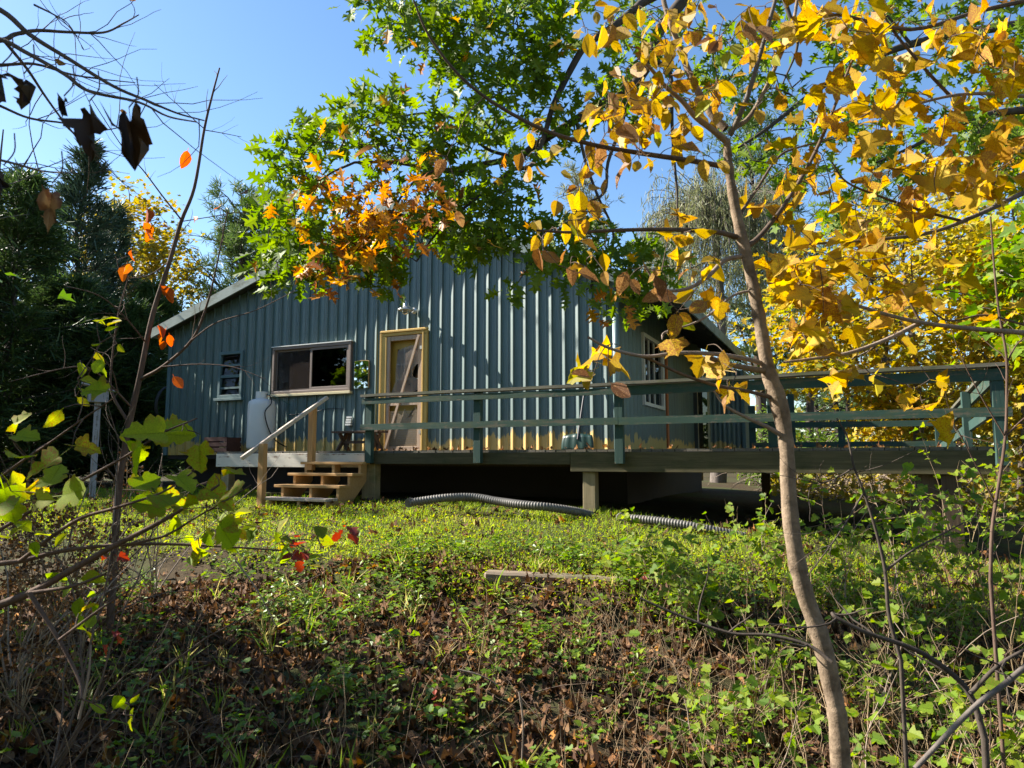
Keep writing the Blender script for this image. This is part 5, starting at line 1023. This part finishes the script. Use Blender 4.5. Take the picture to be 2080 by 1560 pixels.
# ---- right: brambles with lobed leaves, stems and sticks
def bramble(px, d, n, hgt, lab, dense=1.0, mat=L_CUR, lean=0.35):
    if d < 4.5: dense, n = 0.42, n + 2
    b = onG(px, d); t = thing('bramble', lab, 'bush', b, 0, 'lobed-leaf brambles on the right slope'); lines = []; pos = []; dirs = []
    for k in range(n):
        a = RNG.uniform(0, 6.283); ln = wander(b + [RNG.normal(0, .12), RNG.normal(0, .12), 0], (lean * math.cos(a), lean * math.sin(a), 1), hgt * RNG.uniform(.6, 1.2), 10, 0.1, -0.03)
        link('cane', tubes_mesh('cane', [(ln, 0.0045, 0.0015)], [B_RED, B_DRY, B_PALE][k % 3], 5, b), t)
        sides = twigs_from(ln, 5, 0.32, 0.15, 0.8, 0.02, 0.002, 0.3); lines += sides
        for sl in [ln] + [s[0] for s in sides]:
            for i in range(2 if sl is not ln else 4, len(sl)):
                if RNG.random() < 0.62 * dense: pos.append(sl[i] + RNG.normal(0, 0.015, 3)); v_ = RNG.normal(size=3) * [1, 1, 0.35]; dirs.append(v_ + [0, 0, -0.1])
    link('side_twigs', tubes_mesh('side_twigs', lines, B_DRY, 4, b), t, kind='stuff')
    pos = np.array(pos); m = len(pos); R = frames(unit(np.array(dirs)), RNG.normal(size=(m, 3)) * 0.35 + UP + np.array([-.3, -.25, 0])); leaf_objects(t, T_CUR, 'cur', pos, R, RNG.uniform(.045, .09 if d > 4.5 else .068, m), mat, 110)
for a in ((1330, 6.0, 6, .55, 'low bramble right of the grey timber'), (1420, 5.2, 8, .75, 'bramble between the timber and the sapling trunk'), (1500, 6.4, 7, .75, 'bramble in front of the second drain pipe'), (1560, 4.4, 8, .85, 'bramble close to the left side of the sapling trunk'),
          (1690, 5.6, 9, .95, 'bramble behind the sapling trunk below the deck'), (1760, 4.2, 9, 1.0, 'tall bramble right of the sapling trunk'), (1850, 5.8, 9, 1.1, 'bramble in front of the brown deck post'), (1930, 4.0, 9, 1.1, 'bramble under the right end of the deck rail'),
          (2040, 5.0, 9, 1.2, 'tall bramble at the right edge by the deck corner'), (1650, 3.3, 7, .7, 'near bramble at the foot of the sapling'), (1900, 3.2, 7, .75, 'near bramble in the lower right corner'), (2060, 3.4, 7, .9, 'near bramble cut by the right edge'), (1450, 3.9, 6, .5, 'small bramble among dry stalks left of the sapling'),
          (1960, 6.8, 8, 1.2, 'bramble growing beside the deck corner post')): bramble(*a)
D = 2.3
b = P(1835, 1480, D); b[2] = float(G(b[0], b[1]))
stem_tree('dark_shrub', 'dark thorny stem rising right of the sapling in front of the deck board', 'shrub', b, [(np.vstack([[b], pl([(1830, 1340), (1806, 1250), (1798, 1160), (1780, 1080), (1755, 1000), (1735, 950), (1722, 890), (1700, 850)], D)]), .0065, .0025), (pl([(1798, 1160), (1850, 1120), (1905, 1090), (1960, 1060)], D), .004, .002), (pl([(1735, 950), (1690, 975), (1640, 985)], D), .003, .0015), (pl([(1755, 1000), (1700, 1090), (1640, 1170)], D, 2.2), .003, .0015)], B_DARK, 5, .2)
b = P(1995, 1560, 2.1); b[2] = float(G(b[0], b[1]))
stem_tree('dark_shrub', 'gnarled dark stem crossing the lower right corner', 'shrub', b, [(np.vstack([[b], pl([(2000, 1500), (1975, 1420), (1935, 1370), (1860, 1320), (1760, 1285), (1700, 1255), (1690, 1245)], 2.1, 2.2)]), .0095, .005), (pl([(1970, 1410), (2030, 1350), (2100, 1310)], 2.1), .007, .004), (pl([(1300, 1215), (1380, 1250), (1480, 1285), (1560, 1290), (1640, 1310), (1690, 1345)], 2.5, 2.3), .004, .006)], B_DARK, 4, .25)
b = P(2022, 1300, 3.0); b[2] = float(G(b[0], b[1]))
stem_tree('thin_sapling', 'thin bare sapling in front of the deck end post', 'tree', b, [(np.vstack([[b], pl([(2012, 1180), (2015, 1080), (2026, 1000), (2042, 890), (2045, 800), (2044, 720), (2030, 640), (2020, 550), (2012, 440)], 3.0)]), .0075, .0035), (pl([(2043, 890), (1990, 800), (1950, 720), (1930, 660)], 3.0), .003, .0015), (pl([(2044, 740), (2065, 700), (2090, 680)], 3.0), .004, .002), (pl([(2020, 1020), (1960, 900), (1925, 840)], 3.0, 2.9), .003, .0015), (pl([(2040, 890), (2080, 850), (2120, 830)], 3.0), .004, .002)], B_RED, 4, .25)
b = P(1858, 1562, 1.9); t = thing('fallen_stick', 'pale grey stick leaning across the lower right corner', 'stick', b); MB().tube(smooth_line([b - b, P(1975, 1440, 1.95) - b, P(2040, 1390, 2.0) - b, P(2110, 1330, 2.05) - b]), .0065, .008, 8).build('stick_body', B_GREY, t, True)
for (x0, y0, x1, y1, d, lab) in ((480, 1140, 560, 1270, 3.9, 'thin dead stick leaning in the shade below the steps'), (930, 1360, 1010, 1390, 3.8, 'short dead stick lying in the leaf litter near the red leaves'), (1055, 1405, 1060, 1545, 3.0, 'upright pale stalk standing in the lower middle'), (160, 1460, 185, 1310, 2.6, 'upright pale dead stalk in the lower left shade')):
    a_ = P(x0, y0, d); t = thing('dead_stick', lab, 'stick', a_); MB().tube(smooth_line([a_ - a_, (P(x1, y1, d) - a_) * .5 + [0.01, 0, 0.01], P(x1, y1, d) - a_]), .005, .003, 6).build('stick_body', B_PALE, t, True)
def dry_stalks():
    lines = []
    for k in range(900):
        px = RNG.uniform(1150, 2150) if k % 4 else RNG.uniform(-50, 1000); d = RNG.uniform(2.2, 5.6) if k % 4 else RNG.uniform(2.2, 5.2); b = onG(px, d)
        lines.append((wander(b, (RNG.normal(0, .35), RNG.normal(0, .3), 1), RNG.uniform(.15, .6), 5, 0.14, -0.05), RNG.uniform(.0012, .0028), .001))
    link('dry_stalks', tubes_mesh('dry_stalks', lines, B_DRY, 4), None, kind='stuff', label='thin dry stalks standing among the ground cover')
    lines = []
    for k in range(750):
        px = RNG.uniform(-200, 2250); d = RNG.uniform(1.9, 6.2); b = onG(px, d, 0.02); lines.append((wander(b, (RNG.normal(), RNG.normal(), 0.12), RNG.uniform(.15, .7), 5, 0.2, -0.02), RNG.uniform(.0015, .004), .001))
    link('twig_litter', tubes_mesh('twig_litter', lines, B_TWIG, 4), None, kind='stuff', label='small twigs scattered over the forest floor')
dry_stalks()

# ---- ground cover
def in_view(x, y, m=120): px, _ = pix(np.stack([x, y, G(x, y)], 1)); return (px > -m) & (px < 2080 + m)
def scatter(n, y0, y1):
    y = np.sqrt(RNG.uniform(y0 ** 2, y1 ** 2, n)); x = (RNG.uniform(-150, 2230, n) - 1040) / F * y; return x, y
def lawn():
    x, y = scatter(150000, 5.6, 14.5); u, v = toH(x, y); s = -v - 1.55; pat = np.sin(x * 2.1 + y * 1.3) + np.sin(y * 3.1 - x * 1.7)
    ok = (s > -0.25 + 0.25 * np.sin(x * 3)) & (s < 3.5 + 0.15 * pat) & (RNG.random(len(x)) < 0.75 + 0.15 * pat) & (u > -7) | ((u < -2.9) & (v < -0.2) & (s > -1.2) & (s < 3.4) & (RNG.random(len(x)) < .6))
    x, y = x[ok], y[ok]; n = len(x); pos = np.stack([x, y, G(x, y) - 0.005], 1)
    d = unit(RNG.normal(0, 0.5, (n, 3)) + [0, 0, 1]); g = tpl([(0.03, 0), (.045, .45), (0, 1)], 0.5, 0.1, 0, 0, 3)
    link('grass', joined('grass', [g, tpl([(0.03, 0), (.045, .45), (0, 1)], -0.3, 0.1, 0, 0, 5)], pos, frames(d, RNG.normal(size=(n, 3))), RNG.uniform(.035, .10, n) * (1 + .25 * np.sin(x * 4) * np.sin(y * 5 + x)), L_LAWN, rnd=np.clip(.45 + .2 * np.sin(x * 1.9 + y) * np.sin(y * 2.3) + .12 * np.sin(x * 7 + 2 * y) + RNG.normal(0, .2, n), 0.01, .99)), None, kind='stuff', label='short sunlit lawn grass before the deck')
    x, y = scatter(60000, 5.4, 12); u, v = toH(x, y); s = -v - 1.55; ok = (s > 0.3) & (s < 3.6) & (RNG.random(len(x)) < .35 + .2 * np.clip(s, 0, 3)) & (u > -7); x, y = x[ok], y[ok]; n = len(x)
    pos = np.stack([x, y, G(x, y) + RNG.uniform(.01, .07, n)], 1); d = unit(RNG.normal(size=(n, 3)) * [1, 1, .4])
    link('clover', joined('clover', T_RD, pos, frames(d, RNG.normal(size=(n, 3)) * .35 + UP), RNG.uniform(.014, .03, n), L_LIME), None, kind='stuff', label='clover and low weeds mixed into the lawn')
lawn()
def weeds():
    x, y = scatter(6800, 2.3, 7.4); u, v = toH(x, y); s = -v - 1.55; px, py = pix(np.stack([x, y, G(x, y)], 1)); pat = np.sin(x * 3.3 + 1) * np.sin(y * 2.7 + x) + 0.5 * np.sin(7 * x - 5 * y)
    ok = (s > 2.3) & (RNG.random(len(x)) < np.clip(0.36 + 0.6 * pat + 0.12 * (px > 1100) - 0.25 * (px < 450), 0.05, 1) * np.where(py > 1310, 0.55, np.where(px > 750, 1.5, 1)) * np.where((np.abs(px - 1090) < 210) & (s > 3.0) & (s < 4.1), 0.2, 1)); x, y = x[ok], y[ok]; pos = []; dirs = []; up = []; sz = []; lines = []
    for a, b_ in zip(x, y):
        z = float(G(a, b_)); h = RNG.uniform(.03, .2); c = np.array([a, b_, z + h]); m = RNG.integers(4, 10); sc = RNG.uniform(.6, 1.25); lines.append((np.array([[a, b_, z], c]), .0016, .001))
        for k in range(m):
            an = RNG.uniform(0, 6.283); o = np.array([math.cos(an), math.sin(an), 0]); pos.append(c + o * RNG.uniform(0, .05) * sc + [0, 0, RNG.normal(0, .03)]); dirs.append(o + [0, 0, RNG.normal(0.05, .25)]); sz.append(sc * RNG.uniform(.03, .06))
    pos = np.array(pos); n = len(pos); R = frames(unit(np.array(dirs)), RNG.normal(size=(n, 3)) * .25 + UP); sz = np.array(sz); h = n // 2
    link('ground_cover', joined('ground_cover', T_CUR[:3] + T_OVAL[:3], pos, R, sz, L_WEED), None, kind='stuff', label='low leafy ground cover on the slope below the lawn')
    link('ground_cover_stems', tubes_mesh('ground_cover_stems', lines, B_DRY, 3), None, kind='stuff')
weeds()
def litter():
    x, y = scatter(19000, 1.9, 7.0); u, v = toH(x, y); s = -v - 1.55; px, _ = pix(np.stack([x, y, G(x, y)], 1)); ok = ((s > 3.0) | (RNG.random(len(x)) < .25)) & (s > -1.0); x, y = x[ok], y[ok]; n = len(x)
    pos = np.stack([x, y, G(x, y) + RNG.uniform(.0, .035, n)], 1); d = unit(RNG.normal(size=(n, 3)) * [1, 1, .3]); sz = .035 + .07 * RNG.random(n) ** 1.7; R = frames(d * [1, 1, .5], RNG.normal(size=(n, 3)) * .28 + UP)
    px, py = pix(pos); sc = np.where((px > 0) & (px < 2080) & (py < 1575) & (py > 1200) & (sz > .075), sz / y, 0); big = np.argsort(-sc)[:70]; rest = np.setdiff1d(np.arange(n), big)
    link('leaf_litter', joined('leaf_litter', T_DEAD + T_DOAK, pos[rest], R[rest], sz[rest], L_LIT), None, kind='stuff', label='brown fallen leaves covering the forest floor')
    ms = [raw_mesh('fallen_leaf', t_[0], t_[1], t_[2], L_LIT, np.zeros(len(t_[1])), t_[3]) for t_ in T_DEAD + T_DOAK]
    for i in big:
        o = bpy.data.objects.new('fallen_leaf', random.choice(ms)); COL.objects.link(o); M = np.eye(4); M[:3, :3] = R[i] * sz[i] * 1.15; M[:3, 3] = pos[i] + [0, 0, .03]; o.matrix_world = Matrix(M.tolist())
        o['label'] = 'large curled brown leaf lying on the forest floor'; o['category'] = 'fallen leaf'; o['group'] = 'large fallen leaves in the foreground'
    x, y = scatter(900, 7.0, 11); u, v = toH(x, y); ok = v < -1.2; x, y = x[ok], y[ok]; n = len(x); pos = np.stack([x, y, G(x, y) + RNG.uniform(.02, .06, n)], 1)
    link('lawn_leaves', joined('lawn_leaves', T_DEAD, pos, frames(unit(RNG.normal(size=(n, 3)) * [1, 1, .3]), RNG.normal(size=(n, 3)) * .5 + UP), RNG.uniform(.04, .09, n), L_LIT), None, kind='stuff', label='brown leaves scattered over the lawn')
    n = 110; u = RNG.uniform(.4, 8.3, n); v = RNG.uniform(-1.5, -1.0, n); k = RNG.random(n) < .6; v = np.where(k & (u > 4), RNG.uniform(-1.3, 2.9, n), v); pos = np.array([H(a, b_, ZD + .02) for a, b_ in zip(u, v)])
    link('deck_leaves', joined('deck_leaves', T_DEAD, pos, frames(unit(RNG.normal(size=(n, 3)) * [1, 1, .3]), RNG.normal(size=(n, 3)) * .5 + UP), RNG.uniform(.04, .085, n), L_DRYO), None, kind='stuff', label='dry leaves lying on the deck boards')
litter()
for px, d, n, mat, sz, lab in ((885, 4.15, 6, L_RED, .05, 'small seedling with red leaves in the middle of the slope'), (1290, 5.9, 5, L_RED, .045, 'red-leaved seedling growing beside the grey timber'), (700, 7.4, 4, L_RED, .07, 'red-leaved seedling at the left side of the lawn'), (620, 7.9, 26, L_WEED, .03, 'little leafy weed in front of the lowest step'), (225, 2.75, 6, L_LIME, .055, 'yellow-green seedling in the lower left corner'),
                            (500, 2.9, 5, L_ORED, .07, 'orange-leaved seedling at the bottom left of the middle'), (650, 4.0, 9, L_WEED, .06, 'blue-green leafy seedling in the shade left of the middle')):
    b = onG(px, d); h = .12 if d < 6 else .22; t = thing('seedling', lab, 'plant', b, 0, 'seedlings on the slope'); MB().tube([(0, 0, 0), (.01, 0, h * .6), (0, .01, h)], .0025, .0015, 5).build('stem', B_DRY, t)
    q = b + np.array([0, 0, h]) + RNG.normal(0, .03 + .03 * (n > 20), (n, 3)) * [1, 1, .8]; leaf_objects(t, T_OVAL, 'ov', q, frames(unit(RNG.normal(size=(n, 3)) * [1, 1, .4]), RNG.normal(size=(n, 3)) * .3 + UP + np.array([0, -.4, 0])), RNG.uniform(.8, 1.3, n) * sz, mat, 30)

# ---- trees beyond the left edge of the picture, whose shade falls on the foreground
for bx, by, cz, r, nl, lab in ((-5.7, 5.5, 0.9, (1.1, 1.0, 1.7), 2400, 'leafy tree beyond the left edge shading the slope'), (-5.2, 3.6, 0.8, (1.2, 1.1, 1.7), 2400, 'leafy tree beyond the left edge nearest the camera'), (-4.4, 2.3, 3.2, (0.8, 0.7, 0.9), 900, 'small high-crowned tree just beyond the upper left corner'), (-11.8, 12.6, 4.6, (1.4, 1.0, 2.6), 900, 'tall leafy tree beyond the left edge before the cedars')):
    b = np.array([bx, by, float(G(bx, by))]); broadleaf('leafy_tree', lab, b, (bx, by, cz), r, 40, nl, T_SM, L_WEED, 0.13, tr=.08, clump=.3, group='trees beyond the left edge')

for k, (bx, by, h) in enumerate(((-7.5, -6, 6), (-3.5, -7.5, 7), (0.5, -6.5, 6.5), (4.0, -7.2, 7), (7.5, -5.5, 6.5), (-0.5, -11, 11), (-10, -10, 10), (9, -10, 10), (-17, 4.5, 8), (-20, 1, 9), (-15, -1.5, 8.5), (13, -3, 9), (-3, -16, 14), (5, -15, 13))):
    b = np.array([bx, by, float(G(bx, by))]); broadleaf('woodland_tree', ['%s tree in the woods behind the camera' % w for w in ('leafy yellow', 'leafy green', 'golden', 'broad green', 'pale yellow', 'tall golden', 'tall green', 'tall yellow', 'green and yellow', 'dense yellow', 'dense green', 'dense golden', 'very tall green', 'very tall yellow')][k], b, b + [0, 0, h * .55], (2.6, 1.7, h * .5), 50, 1700, T_SM, [L_YG, L_CUR, L_BGM, L_CUR, L_YG, L_BGM, L_CUR, L_YG, L_CUR, L_BGM, L_CUR, L_BGM, L_CUR, L_YG][k], 0.3, tr=.12, clump=.45, group='woods behind the camera')

for bx, by, h, lab in ((-16, 4.2, 7.5, 'dark cedar reflected in the window glass'), (-18.5, 2.2, 8.5, 'tall dark cedar beyond the left edge'), (-20, 6.0, 9, 'tallest dark cedar beyond the left edge'), (-14.5, 1.5, 7, 'dark cedar nearest the slope beyond the left edge')):
    conifer('cedar_tree', lab, (bx, by, float(G(bx, by))), h, 1.9, L_CED, nb=220, per=45, size=0.5, droop=-0.25, bare=0.0, power=0.5, group='cedars beyond the left edge')
def tufts():
    x, y = scatter(90, 2.6, 6.6); u, v = toH(x, y); ok = (-v - 1.55) > 2.6; x, y = x[ok], y[ok]; n = len(x); k = 13
    X = np.repeat(x, k) + RNG.normal(0, .02, n * k); Y = np.repeat(y, k) + RNG.normal(0, .02, n * k); pos = np.stack([X, Y, G(X, Y)], 1); sz = np.repeat(RNG.uniform(.1, .3, n), k) * RNG.uniform(.6, 1.2, n * k)
    g = [tpl([(0.02, 0), (.022, .5), (0, 1)], b_, 0.1, 0, 0, i) for i, b_ in enumerate((.4, .7, .9))]
    link('grass_tufts', joined('grass_tufts', g, pos, frames(unit(RNG.normal(0, .55, (n * k, 3)) + [0, 0, 1]), RNG.normal(size=(n * k, 3))), sz, L_LAWN, rnd=np.where(RNG.random(n * k) < .4, .97, .15)), None, kind='stuff', label='loose tufts of long grass on the slope')
tufts()

for k, (bx, by, h) in enumerate(((10.5, 11.5, 9), (12.5, 16, 11), (11.5, 7.0, 9), (16, 22, 12))):
    b = np.array([bx, by, float(G(bx, by))]); broadleaf('woodland_tree', ['green tree beyond the right end of the deck', 'tall yellow tree beyond the right edge', 'yellow tree close to the right end of the deck', 'tallest green tree beyond the right edge'][k], b, b + [0, 0, h * .55], (2.2, 1.8, h * .48), 50, 2200, T_SM, [L_CUR, L_YG][k % 2], 0.26, tr=.12, clump=.42, group='woods to the right of the deck')

b = np.array([-10.6, 13.7, float(G(-10.6, 13.7))]); tl = wander(b, (0.05, -.02, 1), 13, 12, 0.05)
lines = [(tl, .16, .05)]
for k in range(16):
    i = int(RNG.integers(4, 12)); ln = wander(tl[i], (RNG.normal(0, .7), RNG.normal(0, .7), .6), RNG.uniform(1.8, 4), 8, 0.14, .03); lines.append((ln, .05, .012)); lines += twigs_from(ln, 6, 1.0, .15, .7, .05, .012, .2)
t = thing('bare_tree', 'tall leafless tree beyond the left edge, its limbs shading the cabin wall', 'tree', b); link('trunk', tubes_mesh('trunk', lines[:1], B_GREY, 8, b), t); link('branches', tubes_mesh('branches', lines[1:], B_GREY, 5, b), t, kind='stuff')
